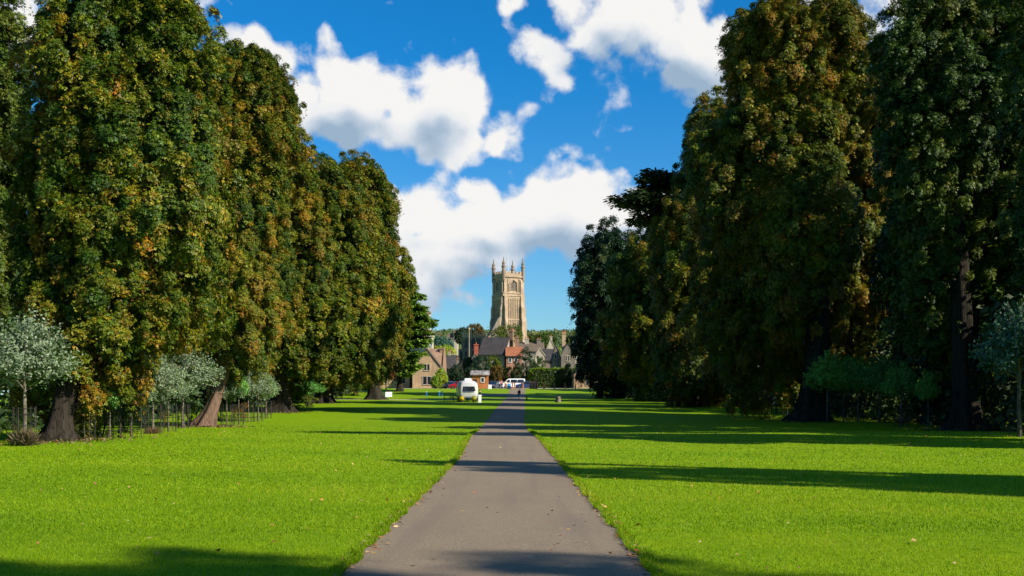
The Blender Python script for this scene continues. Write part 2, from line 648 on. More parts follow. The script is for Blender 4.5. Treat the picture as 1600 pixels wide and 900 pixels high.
def path_material():
    m = bpy.data.materials.new('tarmac')
    m.use_nodes = True
    N = NT(m.node_tree)
    b = N.n['Principled BSDF']
    geo = N.new('ShaderNodeNewGeometry')
    p = geo.outputs['Position']
    grit = N.noise(p, 34, 6, .85)
    patch = N.noise(N.vm('MULTIPLY', p, (1, .35, 1)), 1.1, 6, .62)
    col = N.mix(N.ss(grit, .34, .66), (.125, .096, .064), (.285, .220, .146))
    col = N.mix(N.ss(patch, .40, .66, 0, .38), col, (.16, .12, .085))
    vor = N.new('ShaderNodeTexVoronoi')
    N.put(vor.inputs['Vector'], p)
    vor.inputs['Scale'].default_value = 28
    chip = N.ss(vor.outputs['Distance'], .10, .16, 1, 0)
    col = N.mix(N.m('MULTIPLY', chip, .5), col, (.50, .41, .33))
    # rusty and sandy stains left on the surface
    st = N.noise(N.vm('MULTIPLY', p, (1.0, .9, 1)), 3.4, 5, .7, .4)
    col = N.mix(N.ss(st, .69, .75, 0, .75), col, (.50, .30, .16))
    long_ = N.noise(N.vm('MULTIPLY', p, (2.6, .10, 1)), 1.0, 4, .55)
    col = N.mix(N.ss(long_, .50, .66, 0, .35), col, (.14, .108, .092))
    N.put(b.inputs['Base Color'], col)
    b.inputs['Roughness'].default_value = .82
    b.inputs['Specular IOR Level'].default_value = .2
    bn = N.new('ShaderNodeBump')
    bn.inputs['Strength'].default_value = .6
    bn.inputs['Distance'].default_value = .008
    N.put(bn.inputs['Height'], N.noise(p, 120, 3, .8))
    N.put(b.inputs['Normal'], bn.outputs[0])
    M['tarmac'] = m
    return m


grass_material()
path_material()
material('gravel_yard', (.40, .34, .27), .95, .1, 0, .2, 9, .4)
material('gravel_path', (.42, .36, .22), .95, .1, 0, .25, 9, .4)

lat = np.array([-1.0, -.55, -.3, -.18, -.1, -.06, -.035, -.02, -.012, -.006, 0, .006, .012, .02, .035, .06, .1, .18, .3, .55, 1.0])
lat_n = np.array([-80, -60, -45, -36, -30, -25, -21, -18, -15, -12, -9, -6, -4, -3, 0, 3, 4, 6, 9, 12, 15, 18, 21, 25, 30, 36, 45, 60, 80], float)
def ground_xs(y):
    w = np.interp(y, [0, 230, 600, 4200], [1, 1, 8, 50])
    return lat_n * w
ground = grid_sheet('ground', ground_xs, ys_all, 0.0, M['lawn_grass'])
pth_ys = ys_near[ys_near <= 203]
wob = lambda y, s: .02 * math.sin(y * .9 + s) + .012 * math.sin(y * 2.1 + 2 * s)
def path_xs(y):
    c = float(path_c(y))
    return [c - HALF + wob(y, 1), c - .75, c, c + .75, c + HALF + wob(y, 2)]
path = grid_sheet('path', path_xs, pth_ys, .012, M['tarmac'])
# thin gravel walk that crosses the left lawn, and the wider crossing by the far end
cross_ys = np.arange(156, 159.2, 1.0)
cross = grid_sheet('gravel_walk', lambda y: np.linspace(-34, float(path_c(y)) - 1.42, 18), cross_ys, .016, M['gravel_path'])
c2 = grid_sheet('crossing_path', lambda y: np.linspace(-9, float(path_c(y)) - 1.42, 8), np.arange(174, 183, 1.0), .016, M['tarmac'])
yard = grid_sheet('car_park_yard', lambda y: np.linspace(-24, 16, 20), np.arange(204, 229, 1.0), .02, M['gravel_yard'])

# ------------------------------------------------------------------ leaves
def norm_rows(a):
    return a / np.maximum(np.linalg.norm(a, axis=1, keepdims=True), 1e-9)


def frame(nrm, fwd):
    n = norm_rows(nrm)
    f = fwd - n * np.sum(fwd * n, axis=1, keepdims=True)
    f = norm_rows(f)
    return n, f, np.cross(n, f)


def palmate(c, nrm, fwd, size, col, rg):
    """horse chestnut leaf: five leaflets, widest near the tip, drooping from one stalk"""
    n, f, s = frame(nrm, fwd)
    K = len(c)
    V = np.zeros((K, 11, 3))
    V[:, 0] = c
    ang = np.radians([-105, -52, 0, 52, 105])
    ln = np.array([.62, .9, 1.0, .9, .62])
    for i in range(5):
        a = ang[i] + rg.normal(0, .12, K)
        d = f * np.cos(a)[:, None] + s * np.sin(a)[:, None]
        t = np.cross(n, d)
        L = (size * ln[i])[:, None]
        tip = c + d * L * .95 - n * L * rg.uniform(.1, .5, (K, 1))
        wdt = L * .27
        V[:, 1 + 2 * i] = tip + t * wdt
        V[:, 2 + 2 * i] = tip - t * wdt + d * L * .12
    base = (np.arange(K) * 11)[:, None]
    F = np.concatenate([base + np.array([[0, 1 + 2 * i, 2 + 2 * i]]) for i in range(5)], 1).reshape(-1, 3)
    return V.reshape(-1, 3), F, np.repeat(col, 11, axis=0)


def rhombus(c, nrm, fwd, size, col, rg, aspect=.45):
    n, f, s = frame(nrm, fwd)
    K = len(c)
    sz = size[:, None]
    V = np.zeros((K, 4, 3))
    V[:, 0] = c
    V[:, 1] = c + f * sz * .5 + s * sz * aspect * .5 - n * sz * .06
    V[:, 2] = c + f * sz - n * sz * .18
    V[:, 3] = c + f * sz * .5 - s * sz * aspect * .5 - n * sz * .06
    base = (np.arange(K) * 4)[:, None]
    F = np.concatenate([base + np.array([[0, 1, 2]]), base + np.array([[0, 2, 3]])], 1).reshape(-1, 3)
    return V.reshape(-1, 3), F, np.repeat(col, 4, axis=0)


def field3(p, s, seed):
    """cheap smooth noise -1..1"""
    r_ = np.random.default_rng(seed)
    out = 0
    for k in range(5):
        d = r_.normal(0, 1, 3)
        d /= np.linalg.norm(d)
        out = out + np.sin(p @ d * s * (1 + .5 * k) + r_.uniform(0, 6.28)) / (1 + .35 * k)
    return out / 2.4


PAL = {
    'autumn': [(.018, .050, .003), (.058, .096, .004), (.140, .142, .006), (.21, .115, .008), (.24, .072, .010)],
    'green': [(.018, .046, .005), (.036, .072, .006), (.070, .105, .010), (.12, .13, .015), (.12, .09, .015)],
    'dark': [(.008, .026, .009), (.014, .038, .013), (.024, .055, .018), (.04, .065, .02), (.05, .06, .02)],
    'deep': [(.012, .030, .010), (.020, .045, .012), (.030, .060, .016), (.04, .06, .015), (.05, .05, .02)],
    'lime': [(.10, .19, .012), (.17, .27, .015), (.25, .33, .02), (.30, .33, .03), (.32, .28, .04)],
    'rust': [(.08, .06, .01), (.15, .08, .012), (.22, .10, .012), (.26, .09, .01), (.24, .05, .01)],
    'silver': [(.05, .12, .015), (.09, .17, .03), (.17, .25, .07), (.26, .33, .14), (.11, .17, .02)],
    'sap': [(.06, .19, .03), (.10, .27, .045), (.16, .34, .06), (.16, .28, .08), (.14, .16, .03)],
    'teal': [(.025, .075, .04), (.04, .11, .065), (.07, .15, .10), (.11, .19, .14), (.06, .11, .06)],
    'cedar': [(.035, .085, .014), (.07, .150, .018), (.12, .230, .022), (.17, .27, .03), (.05, .07, .02)],
}


def clumpy_crown(rows, n_clump, per, csize, leaf, pal, seed, kind='palmate', warm=.25, depth=.9, cy=0.0, droop=1.35, solid=.84, lobes=.16, hole=0.0, low_warm=0.0, maxdepth=8.0, bough=2.1, back_thin=.45):
    """rows: (z, x_left, x_right) of the outline seen from the front; returns verts, faces, tints.
    Boughs hang on the outline, clumps of leaves sit on the boughs, leaves sit in the clumps."""
    rg = np.random.default_rng(seed)
    rows = sorted(rows)
    rz = np.array([r_[0] for r_ in rows])
    rl = np.array([r_[1] for r_ in rows])
    rr = np.array([r_[2] for r_ in rows])
    zz = np.linspace(rz[0], rz[-1], 400)
    wd = np.interp(zz, rz, rr - rl)
    cdf = np.cumsum(wd + .25 * wd.max())
    cdf /= cdf[-1]
    H = rz[-1] - rz[0]
    B = bough * csize
    # boughs, spread by best-candidate sampling so that they neither crowd nor leave bald sides
    area = math.pi * wd.mean() * H
    nb = int(np.clip(area / (B * B * 1.9), 10, 170))
    bs = []
    n_lobe, ph, cleft = int(rg.integers(4, 7)), rg.uniform(0, 6.28), .2
    def sample(k, inner):
        z = np.interp(rg.uniform(0, 1, k), cdf, zz)
        th = rg.uniform(0, 2 * np.pi, k)
        rho = rg.uniform(.2, .7, k) if inner else 1 - np.abs(rg.normal(0, .07, k))
        cx = (np.interp(z, rz, rl) + np.interp(z, rz, rr)) / 2
        rx = (np.interp(z, rz, rr) - np.interp(z, rz, rl)) / 2
        ry = np.minimum(rx * depth, maxdepth)
        ix, iy = np.maximum(rx - B * .80, rx * .25), np.maximum(ry - B * .80, ry * .25)
        # upright lobes with clefts between them
        lob = np.clip(1 - cleft * (.5 - .5 * np.cos(n_lobe * th + ph + .5 * np.sin(z * .35 + ph))) ** 3, .3, 1)
        ix, iy = ix * lob, iy * lob
        p = np.stack([cx + np.cos(th) * rho * ix, cy + np.sin(th) * rho * iy, z], 1)
        d = np.stack([np.cos(th), np.sin(th), .15 + .5 * (z - rz[0]) / H], 1)
        return p, norm_rows(d)
    for i in range(nb):
        p, d = sample(9, i % 6 == 5)
        if bs:
            bp = np.array([q[0] for q in bs])
            dist = np.min(np.linalg.norm(p[:, None] - bp[None], axis=2), axis=1)
            j = int(np.argmax(dist))
        else:
            j = 0
        bs.append((p[j], d[j]))
    bp = np.array([q[0] for q in bs])
    bd = np.array([q[1] for q in bs])
    br = B * rg.uniform(.72, 1.22, len(bs))
    bw = rg.normal(0, .13, len(bs))
    bi = rg.integers(0, len(bs), n_clump)
    dd = norm_rows(rg.normal(0, 1, (n_clump, 3)) + bd[bi] * .9 + np.array([0, 0, .35]))
    outer = rg.uniform(0, 1, n_clump) < solid
    rad0 = np.where(outer, rg.uniform(.80, 1.0, n_clump), rg.uniform(.1, .7, n_clump))
    ctr = bp[bi] + dd * (br[bi] * rad0)[:, None] * np.array([1, 1, 1.25])
    ctr[:, 2] = np.clip(ctr[:, 2], rz[0] + .1, rz[-1] - rg.uniform(0, 1, n_clump) * csize)
    out_d = norm_rows(dd + bd[bi] * .7)
    thin = (ctr[:, 1] > .35 * ctr[:, 1].max()) & (rg.uniform(0, 1, n_clump) < back_thin)
    ctr, out_d, bi = ctr[~thin], out_d[~thin], bi[~thin]
    if hole:
        keep = field3(ctr, .55, seed + 9) > -1 + hole
        ctr, out_d, bi = ctr[keep], out_d[keep], bi[keep]
    n = len(ctr)
    cs = csize * rg.uniform(.30, .66, n)
    k = per
    ci = np.repeat(np.arange(n), k)
    d = norm_rows(rg.normal(0, 1, (n * k, 3)) + out_d[ci] * .75 + np.array([0, 0, .25]))
    rad = rg.uniform(.45, 1.0, n * k) ** .6
    pos = ctr[ci] + d * (cs[ci] * rad)[:, None] * np.array([1, 1, droop])
    pos += rg.normal(0, .07, pos.shape) * csize
    nrm = d * .55 + np.array([0, 0, .5]) + rg.normal(0, .5, pos.shape) + out_d[ci] * .45
    fwd = d * .8 + np.array([0, 0, -.55]) + rg.normal(0, .45, pos.shape)
    size = leaf * rg.uniform(.6, 1.25, len(pos))
    P_ = np.array(PAL[pal])
    warm_c = warm + .15 * field3(ctr, .42, seed + 2) + .7 * bw[bi] + rg.normal(0, .13, n) + low_warm * (1 - (ctr[:, 2] - rz[0]) / H)
    wv = np.clip(warm_c[ci] + rg.normal(0, .10, len(pos)) + .10 * (rad - .7), 0, .999) * 4
    i0 = np.minimum(wv.astype(int), 3)
    fr = (wv - i0)[:, None]
    col = P_[i0] * (1 - fr) + P_[i0 + 1] * fr
    col *= rg.uniform(.7, 1.3, (len(pos), 1))
    if kind == 'palmate':
        return palmate(pos, nrm, fwd, size, col, rg) + (ctr,)
    return rhombus(pos, nrm, fwd, size, col, rg, .5 if kind == 'leaf' else .2) + (ctr,)


def leaf3(c, nrm, fwd, size, col, rg):
    """a spray of three drooping leaflets"""
    n, f, s = frame(nrm, fwd)
    K = len(c)
    V = np.zeros((K, 9, 3))
    for i, (a0, ln) in enumerate(((-1.05, .85), (0, 1.0), (1.05, .85))):
        a = a0 + rg.normal(0, .2, K)
        d = f * np.cos(a)[:, None] + s * np.sin(a)[:, None]
        t = np.cross(n, d)
        L = (size * ln)[:, None]
        tip = c + d * L - n * L * rg.uniform(.05, .5, (K, 1))
        V[:, 3 * i] = c
        V[:, 3 * i + 1] = tip + t * L * .34
        V[:, 3 * i + 2] = tip - t * L * .34 + d * L * .15
    F = np.arange(K * 9).reshape(-1, 3)
    return V.reshape(-1, 3), F, np.repeat(col, 9, axis=0)


BOUGHS = {}
def bough_mesh(pal, warm, seed, kind='leaf3', n_clump=62, per=190, leaf=.052, mat='chestnut_leaf'):
    """one leafy bough of unit reach, pointing along +X, its clumps hanging in tiers"""
    rg = np.random.default_rng(seed)
    dd = norm_rows(rg.normal(0, 1, (n_clump, 3)) + np.array([.75, 0, .25]))
    ctr = dd * np.where(rg.uniform(0, 1, n_clump) < .8, rg.uniform(.55, 1.22, n_clump), rg.uniform(.1, .6, n_clump))[:, None] * np.array([1, 1, 1.1])
    cs = rg.uniform(.09, .27, n_clump)
    ci = np.repeat(np.arange(n_clump), per)
    N_ = len(ci)
    out = norm_rows(dd + np.array([.4, 0, .3]))
    d = norm_rows(rg.normal(0, 1, (N_, 3)) + out[ci] * .7 + np.array([0, 0, .35]))
    rad = rg.uniform(.25, 1.0, N_) ** .5
    pos = ctr[ci] + d * (cs[ci] * rad)[:, None] * np.array([1, 1, .85])
    pos[:, 2] -= .30 * np.maximum(np.linalg.norm(pos[:, :2], axis=1) - .45, 0) ** 1.2
    # hanging tails
    tail = rg.uniform(0, 1, N_) < .12
    pos[:, 2] -= np.where(tail, rg.uniform(0, .35, N_), 0)
    pos += rg.normal(0, .02, pos.shape)
    nrm = d * .5 + np.array([0, 0, .55]) + rg.normal(0, .45, pos.shape) + out[ci] * .4
    fwd = d * .8 + np.array([0, 0, -.5]) + rg.normal(0, .5, pos.shape)
    P_ = np.array(PAL[pal])
    wc = warm + rg.normal(0, .13, n_clump)
    wv = np.clip(wc[ci] + rg.normal(0, .12, N_) + .12 * (rad - .7), 0, .999) * 4
    i0 = np.minimum(wv.astype(int), 3)
    fr = (wv - i0)[:, None]
    col = (P_[i0] * (1 - fr) + P_[i0 + 1] * fr) * rg.uniform(.5, 1.6, (N_, 1))
    sz = leaf * rg.uniform(.6, 1.3, N_)
    V, F, Cc = leaf3(pos, nrm, fwd, sz, col, rg) if kind == 'leaf3' else rhombus(pos, nrm, fwd, sz * 1.5, col, rg, .6)
    me = np_mesh('bough', V, F, Cc)
    me.materials.append(M[mat])
    return me


for k_, w_ in enumerate((.14, .22, .30, .38, .50)):
    BOUGHS.setdefault('autumn', []).append(bough_mesh('autumn', w_, 700 + k_))
for k_, w_ in enumerate((.20, .38, .52)):
    BOUGHS.setdefault('green', []).append(bough_mesh('green', w_, 720 + k_, mat='green_leaf'))
for k_, w_ in enumerate((.14, .30)):
    BOUGHS.setdefault('dark', []).append(bough_mesh('dark', w_, 730 + k_, 'leaf', per=210, mat='green_leaf'))


def bough_crown(root, lrows, B, pal, warm, seed, depth, maxdepth, dense=1.15, gap=0.0, cy=0.0):
    """hangs shared bough meshes all over and inside the crown's outline; returns their centres"""
    rg = np.random.default_rng(seed)
    rows = sorted(lrows)
    rz = np.array([r_[0] for r_ in rows]); rl = np.array([r_[1] for r_ in rows]); rr = np.array([r_[2] for r_ in rows])
    H = rz[-1] - rz[0]
    zz = np.linspace(rz[0], rz[-1], 400)
    wd = np.interp(zz, rz, rr - rl)
    cdf = np.cumsum(wd + .3 * wd.max())
    cdf /= cdf[-1]
    nb = int(np.clip(math.pi * wd.mean() * H / (B * B * dense), 14, 260))
    crown = bpy.data.objects.new('crown', None)
    C.objects.link(crown)
    crown.parent = root
    pts = []
    n_lobe, ph = int(rg.integers(5, 8)), rg.uniform(0, 6.28)
    cleft = .38
    for i in range(nb):
        inner = i % 4 == 3
        k = 10
        z = np.interp(rg.uniform(0, 1, k), cdf, zz)
        th = rg.uniform(0, 2 * np.pi, k)
        rho = rg.uniform(.15, .65, k) if inner else 1 - np.abs(rg.normal(0, .08, k))
        cx = (np.interp(z, rz, rl) + np.interp(z, rz, rr)) / 2
        rx = (np.interp(z, rz, rr) - np.interp(z, rz, rl)) / 2
        ry = np.minimum(rx * depth, maxdepth)
        ix, iy = np.maximum(rx - B * .9, rx * .12), np.maximum(ry - B * .9, ry * .12)
        # upright lobes with clefts between them
        lob = np.clip(1 - cleft * (.5 - .5 * np.cos(n_lobe * th + ph + .5 * np.sin(z * .35 + ph))) ** 3, .3, 1)
        ix, iy = ix * lob, iy * lob
        p = np.stack([cx + np.cos(th) * rho * ix, cy + np.sin(th) * rho * iy, np.clip(z, rz[0] + B * .25, rz[-1] - B * .85)], 1)
        j = 0
        if pts:
            bp = np.array([q[0] for q in pts])
            j = int(np.argmax(np.min(np.linalg.norm(p[:, None] - bp[None], axis=2), axis=1)))
        pts.append((p[j], th[j], inner))
    P = np.array([q[0] for q in pts])
    f_w = field3(P, .45, seed + 2)
    f_g = field3(P, .5, seed + 9)
    lib = BOUGHS[pal]
    out = []
    for i, (p, th, inner) in enumerate(pts):
        if gap and f_g[i] < -1 + gap:
            continue
        t = (p[2] - rz[0]) / H
        w = warm + .16 * f_w[i] + rg.normal(0, .10)
        m_ = lib[int(np.clip((w - .10) / .45 * len(lib), 0, len(lib) - 1))]
        o = bpy.data.objects.new('bough', m_)
        C.objects.link(o)
        o.parent = crown
        o.location = p
        sc_ = B * rg.uniform(.55, 1.3)
        o.scale = (sc_, sc_, sc_ * rg.uniform(1.0, 1.35))
        o.rotation_euler = (rg.normal(0, .15), -max(0.0, t - .55) * 1.6 + rg.normal(0, .15), th + rg.normal(0, .35))
        out.append(p)
    return np.array(out)


def trunk_mesh(h, r0, seed, lean=(0, 0), flare=1.9, r_top=.45, n=22):
    r_ = random.Random(seed)
    ph = r_.uniform(0, 6)
    zs = [-.3, 0, .12, .3, .6, 1.0, 1.6, 2.4, h * .45, h * .7, h]
    pts, rad = [], []
    for z in zs:
        t = max(z, 0) / h
        pts.append((lean[0] * t + .05 * math.sin(z * .8 + ph), lean[1] * t, z))
        f = 1 + (flare - 1) * math.exp(-max(z, 0) / .55)
        rad.append(r0 * (1 - (1 - r_top) * t) * f)
    lobe_n = r_.choice([5, 6, 7])
    def lobes(i, a):
        z = max(zs[i], 0)
        amp = .07 + .24 * math.exp(-z / .8)
        return 1 + amp * math.sin(a * lobe_n + ph) + .05 * math.sin(a * 11 + ph + z)
    return MB().tube(pts, rad, n, True, lobes), pts


def build_tree(name, label, cat, x, y, rows, spec, trunk_r=.5, trunk_h=None, lean=(0, 0), group=None, seed=1, limbs=9, bark='bark', leafmat='chestnut_leaf', gsink=0.0):
    """rows are in world metres; the Empty stands at the foot of the trunk"""
    z0 = gzs(x, y) - gsink
    root = thing(name, label, cat, (x, y, z0), 0, group)
    lrows = [(z - z0, a - x, b - x) for z, a, b in rows]
    spec = dict(spec)
    B = spec.pop('B', None)
    if B:
        ctr = bough_crown(root, lrows, B, spec['pal'], spec.get('warm', .3), seed, spec.get('depth', .9), spec.get('maxdepth', 8.0), spec.get('dense', 1.4), spec.get('hole', 0), spec.get('cy', 0.0))
    else:
        V, F, Cc, ctr = clumpy_crown(lrows, seed=seed, **spec)
    top = max(r_[0] for r_ in lrows)
    bot = min(r_[0] for r_ in lrows)
    h = trunk_h or (bot + (top - bot) * .55)
    tm, pts = trunk_mesh(h, trunk_r, seed, lean)
    tm.build('trunk', M[bark], root, True)
    if not B:
        me = np_mesh('crown', V, F, Cc)
        me.materials.append(M[leafmat])
        link_mesh('crown', me, None, root)
    r_ = random.Random(seed + 3)
    idx = list(range(len(ctr)))
    r_.shuffle(idx)
    for j in range(min(limbs, len(idx))):
        e = Vector(ctr[idx[j]])
        t = r_.uniform(.3, .95)
        k = t * (len(pts) - 1)
        s_ = Vector(pts[int(k)]).lerp(Vector(pts[min(int(k) + 1, len(pts) - 1)]), k - int(k))
        s_.z = min(s_.z, max(e.z - 1.0, 1.5))
        tt = max(s_.z, 0) / h
        s_.x = lean[0] * tt
        s_.y = lean[1] * tt
        mid = s_.lerp(e, .5) + Vector((0, 0, (e - s_).length * .14))
        q1, q3 = s_.lerp(mid, .5) + Vector((0, 0, .1)), mid.lerp(e, .5)
        rr = trunk_r * r_.uniform(.22, .36)
        MB().tube([s_, q1, mid, q3, e], [rr, rr * .8, rr * .55, rr * .35, rr * .12], 7).build('limb', M[bark], root, True)
    return root


def px_rows(Y, rows):
    """outline given as photo rows/columns at distance Y"""
    return [(wz(r_[0], Y), wx(r_[1] - .04 * (r_[2] - r_[1]), Y), wx(r_[2] + .04 * (r_[2] - r_[1]), Y)) for r_ in rows]

# ------------------------------------------------------------------ the two rows of old trees
G_L, G_R = 'old chestnuts left of the path', 'old chestnuts right of the path'
SP = lambda n, per, cs, leaf, pal, **k: dict(n_clump=n, per=per, csize=cs, leaf=leaf, pal=pal, **k)

# left row
build_tree('chestnut_tree', 'huge dense chestnut with rust tinged lower boughs behind the nearest silver sapling', 'tree', -18.6, 42.0,
           px_rows(43, [(-95, 130, 200), (-40, 85, 262), (20, 50, 298), (60, 40, 306), (160, 30, 322), (260, 30, 328), (360, 20, 326), (440, 20, 335), (480, 10, 318), (500, 0, 258), (535, -10, 175), (600, -5, 150), (630, 20, 140)]),
           dict(B=1.7, pal='autumn', warm=.33, depth=.72, cy=2.2, dense=1.5), .42, 12, (1.5, 1), G_L, 11, 9)
build_tree('chestnut_tree', 'tall open chestnut with a reddish leaning trunk and bare limbs showing sky', 'tree', wx(320, 68), 68.0,
           px_rows(66, [(62, 350, 400), (80, 285, 438), (130, 262, 462), (190, 262, 448), (260, 268, 420), (330, 270, 420), (420, 262, 440), (500, 250, 440), (540, 262, 430), (570, 300, 400)]),
           dict(B=1.5, pal='autumn', warm=.40, depth=.8, hole=.45, dense=1.5, cy=1.5), .44, 6.5, (2.5, -.5), G_L, 23, 16, 'red_bark')
build_tree('chestnut_tree', 'broad green and gold chestnut right of the red trunked tree', 'tree', wx(437, 100), 100.0,
           px_rows(94, [(212, 385, 462), (240, 345, 505), (300, 325, 548), (380, 325, 572), (460, 350, 580), (540, 360, 565), (565, 385, 535)]),
           dict(B=2.4, pal='autumn', warm=.33, depth=.85, cy=2), .95, 15, (1, -1), G_L, 31, 6)
build_tree('chestnut_tree', 'rusty green chestnut with two dark stems beside the park bench', 'tree', wx(505, 131), 131.0,
           px_rows(126, [(238, 490, 560), (262, 462, 590), (330, 450, 612), (420, 460, 628), (500, 470, 620), (560, 480, 600), (582, 515, 575)]),
           dict(B=2.7, pal='autumn', warm=.36, depth=.85), 1.0, 16, (1, 0), G_L, 43, 6)
build_tree('chestnut_tree', 'last chestnut of the row with bronze leaves falling straight to the lawn', 'tree', wx(585, 158), 158.0,
           px_rows(150, [(245, 530, 575), (262, 515, 586), (330, 505, 594), (420, 508, 602), (500, 515, 608), (550, 525, 604), (576, 550, 596)]),
           dict(B=2.8, pal='autumn', warm=.40, depth=.8), .9, 18, (0, 0), G_L, 47, 4)
build_tree('bushy_tree', 'light green tree half out of view at the upper left edge', 'tree', -31.0, 56.0,
           px_rows(58, [(-20, -60, -10), (30, -110, 24), (110, -130, 40), (220, -130, 36), (330, -120, 50), (460, -120, 40), (560, -100, 20)]),
           dict(B=2.0, pal='green', warm=.5, depth=.8), .5, 14, (1, 0), None, 51, 5, leafmat='green_leaf')

# right row
build_tree('chestnut_tree', 'tallest chestnut on the right, rust flecked crown rising out of the picture', 'tree', wx(1265, 80), 80.0,
           px_rows(78, [(-60, 1215, 1345), (0, 1155, 1412), (60, 1165, 1428), (130, 1168, 1448), (200, 1120, 1468), (260, 1120, 1482), (330, 1125, 1490), (400, 1140, 1495), (470, 1130, 1465), (515, 1140, 1370), (550, 1155, 1300), (598, 1170, 1250)]),
           dict(B=2.3, pal='autumn', warm=.50, depth=.68, cy=5, dense=1.4), 1.0, 13, (1.4, 0), G_R, 61, 10)
build_tree('chestnut_tree', 'reddish topped chestnut leaning over the lawn left of the tallest one', 'tree', wx(1157, 112), 112.0,
           px_rows(104, [(128, 1120, 1170), (150, 1090, 1190), (220, 1092, 1200), (270, 1075, 1210), (330, 1040, 1210), (400, 1030, 1210), (480, 1030, 1205), (550, 1040, 1200), (598, 1060, 1180)]),
           dict(B=2.4, pal='autumn', warm=.42, depth=.9), .75, 16, (-2, 0), G_R, 67, 6)
build_tree('chestnut_tree', 'dark olive chestnut with one golden bough on the right, under the cedar arm', 'tree', wx(1075, 141), 141.0,
           px_rows(135, [(272, 1085, 1115), (300, 1066, 1122), (345, 1030, 1130), (385, 990, 1130), (430, 968, 1130), (500, 962, 1120), (560, 975, 1110), (604, 990, 1090)]),
           dict(B=2.8, pal='autumn', warm=.27, depth=.9), .7, 14, (0, 0), G_R, 71, 5)
build_tree('broadleaf_tree', 'dark blue green tree sweeping to the grass at the far right end of the row', 'tree', wx(965, 165), 165.0,
           px_rows(155, [(352, 945, 985), (372, 922, 1010), (420, 914, 1020), (480, 906, 1025), (530, 906, 1025), (560, 920, 1022), (585, 934, 1015), (604, 945, 1005)]),
           dict(B=2.9, pal='dark', warm=.2, depth=.9), .7, 10, (0, 0), None, 73, 4, leafmat='green_leaf')
build_tree('broadleaf_tree', 'large shaded tree with a thick dark trunk near the right edge', 'tree', wx(1510, 64), 64.0,
           px_rows(64, [(-40, 1510, 1640), (20, 1425, 1670), (60, 1385, 1700), (160, 1390, 1720), (260, 1390, 1720), (360, 1420, 1720), (450, 1430, 1700), (500, 1450, 1680), (535, 1480, 1640)]),
           dict(B=2.1, pal='green', warm=.28, depth=.55, cy=2, dense=1.7), .85, 15, (-.6, 0), None, 79, 8, leafmat='green_leaf')
build_tree('broadleaf_tree', 'pale topped tree at the right edge behind the bluish sapling', 'tree', 31.5, 52.0,
           px_rows(54, [(-40, 1640, 1760), (20, 1585, 1830), (120, 1570, 1860), (300, 1570, 1860), (450, 1580, 1840), (560, 1600, 1800)]),
           dict(B=2.1, pal='green', warm=.4, depth=.8), .55, 13, (0, 0), None, 83, 4, leafmat='green_leaf')


# cedars: flat tiers of needles on long level boughs
def cedar(label, x, y, h, tiers, seed, trunk_r=.6, only=None, n_side=9, leaf=.42):
    z0 = gzs(x, y)
    root = thing('cedar_tree', label, 'tree', (x, y, z0))
    tm, pts = trunk_mesh(h, trunk_r, seed, (0, 0), 1.5, .15, 14)
    tm.build('trunk', M['bark'], root, True)
    rg = np.random.default_rng(seed)
    Vs, Fs, Cs, o = [], [], [], 0
    for (z, reach) in tiers:
        z_tier = z
        for j in range(n_side):
            z = z_tier
            if only is None:
                a = 2 * math.pi * (j + rg.uniform(-.3, .3)) / n_side
            else:
                a = only + rg.uniform(-.75, .75)
            L = reach * rg.uniform(.7, 1.05)
            rise = rg.uniform(.05, .16)
            e = Vector((math.cos(a) * L, math.sin(a) * L, z + L * rise))
            zj = rg.uniform(-.7, .7) if only is None else rg.uniform(-.5, .5)
            z = z + zj
            s_ = Vector((0, 0, z - .6))
            MB().tube([s_, s_.lerp(e, .5) + Vector((0, 0, .3)), e], [.16, .10, .03], 6).build('limb', M['bark'], root, True)
            m_ = int((330 if only is None else 210) * L / 6)
            t = rg.uniform(.22, 1.05, m_)
            wdt = .22 * L * (1.15 - np.abs(t - .55))
            side = rg.normal(0, .45, m_) * wdt
            d = np.array([math.cos(a), math.sin(a), 0])
            sv = np.array([-math.sin(a), math.cos(a), 0])
            base = np.array([0, 0, z]) + d * (t * L)[:, None] + sv * side[:, None]
            base[:, 2] += t * L * rise + .12 + .25 * np.sin(t * 3) - .10 * side ** 2 + rg.normal(0, .10, m_)
            for rep in range(2):
                c_ = base + rg.normal(0, .20, base.shape) * np.array([1, 1, .7])
                nr = np.array([0, 0, 1.0]) + rg.normal(0, .25, base.shape)
                fw = d * .6 + sv * np.sign(side)[:, None] * .6 + rg.normal(0, .5, base.shape)
                sz = leaf * rg.uniform(.7, 1.5, m_)
                pc = np.array(PAL['deep' if only is not None else 'cedar'])[rg.integers(0, 4, m_)] * rg.uniform(.8, 1.3, (m_, 1))
                v, f, c = rhombus(c_, nr, fw, sz * 1.5, pc, rg, .5)
                Vs.append(v)
                Fs.append(f + o)
                Cs.append(c)
                o += len(v)
    me = np_mesh('crown', np.concatenate(Vs), np.concatenate(Fs), np.concatenate(Cs))
    me.materials.append(M['needle_leaf'])
    link_mesh('crown', me, None, root)
    return root


Yc = 190.0
cedar('green cedar with level tiers in front of the stone mansion', wx(624, Yc), Yc, 20.5,
      [(wz(r_, Yc) - 1.3, a * Yc / 1600) for r_, a in ((438, 18), (452, 26), (466, 36), (480, 44), (494, 54), (508, 54), (524, 50), (538, 46), (552, 38), (566, 34), (580, 26))], 91, .55, n_side=17)
Yd = 118.0
cedar('dark cedar whose level arms stick out left of the right hand trees', wx(1085, Yd), Yd, 24.5,
      [(wz(r_, Yd) + .5, a * Yd / 1600) for r_, a in ((292, 100), (322, 130), (348, 142))], 97, .6, math.pi + .1, 5)

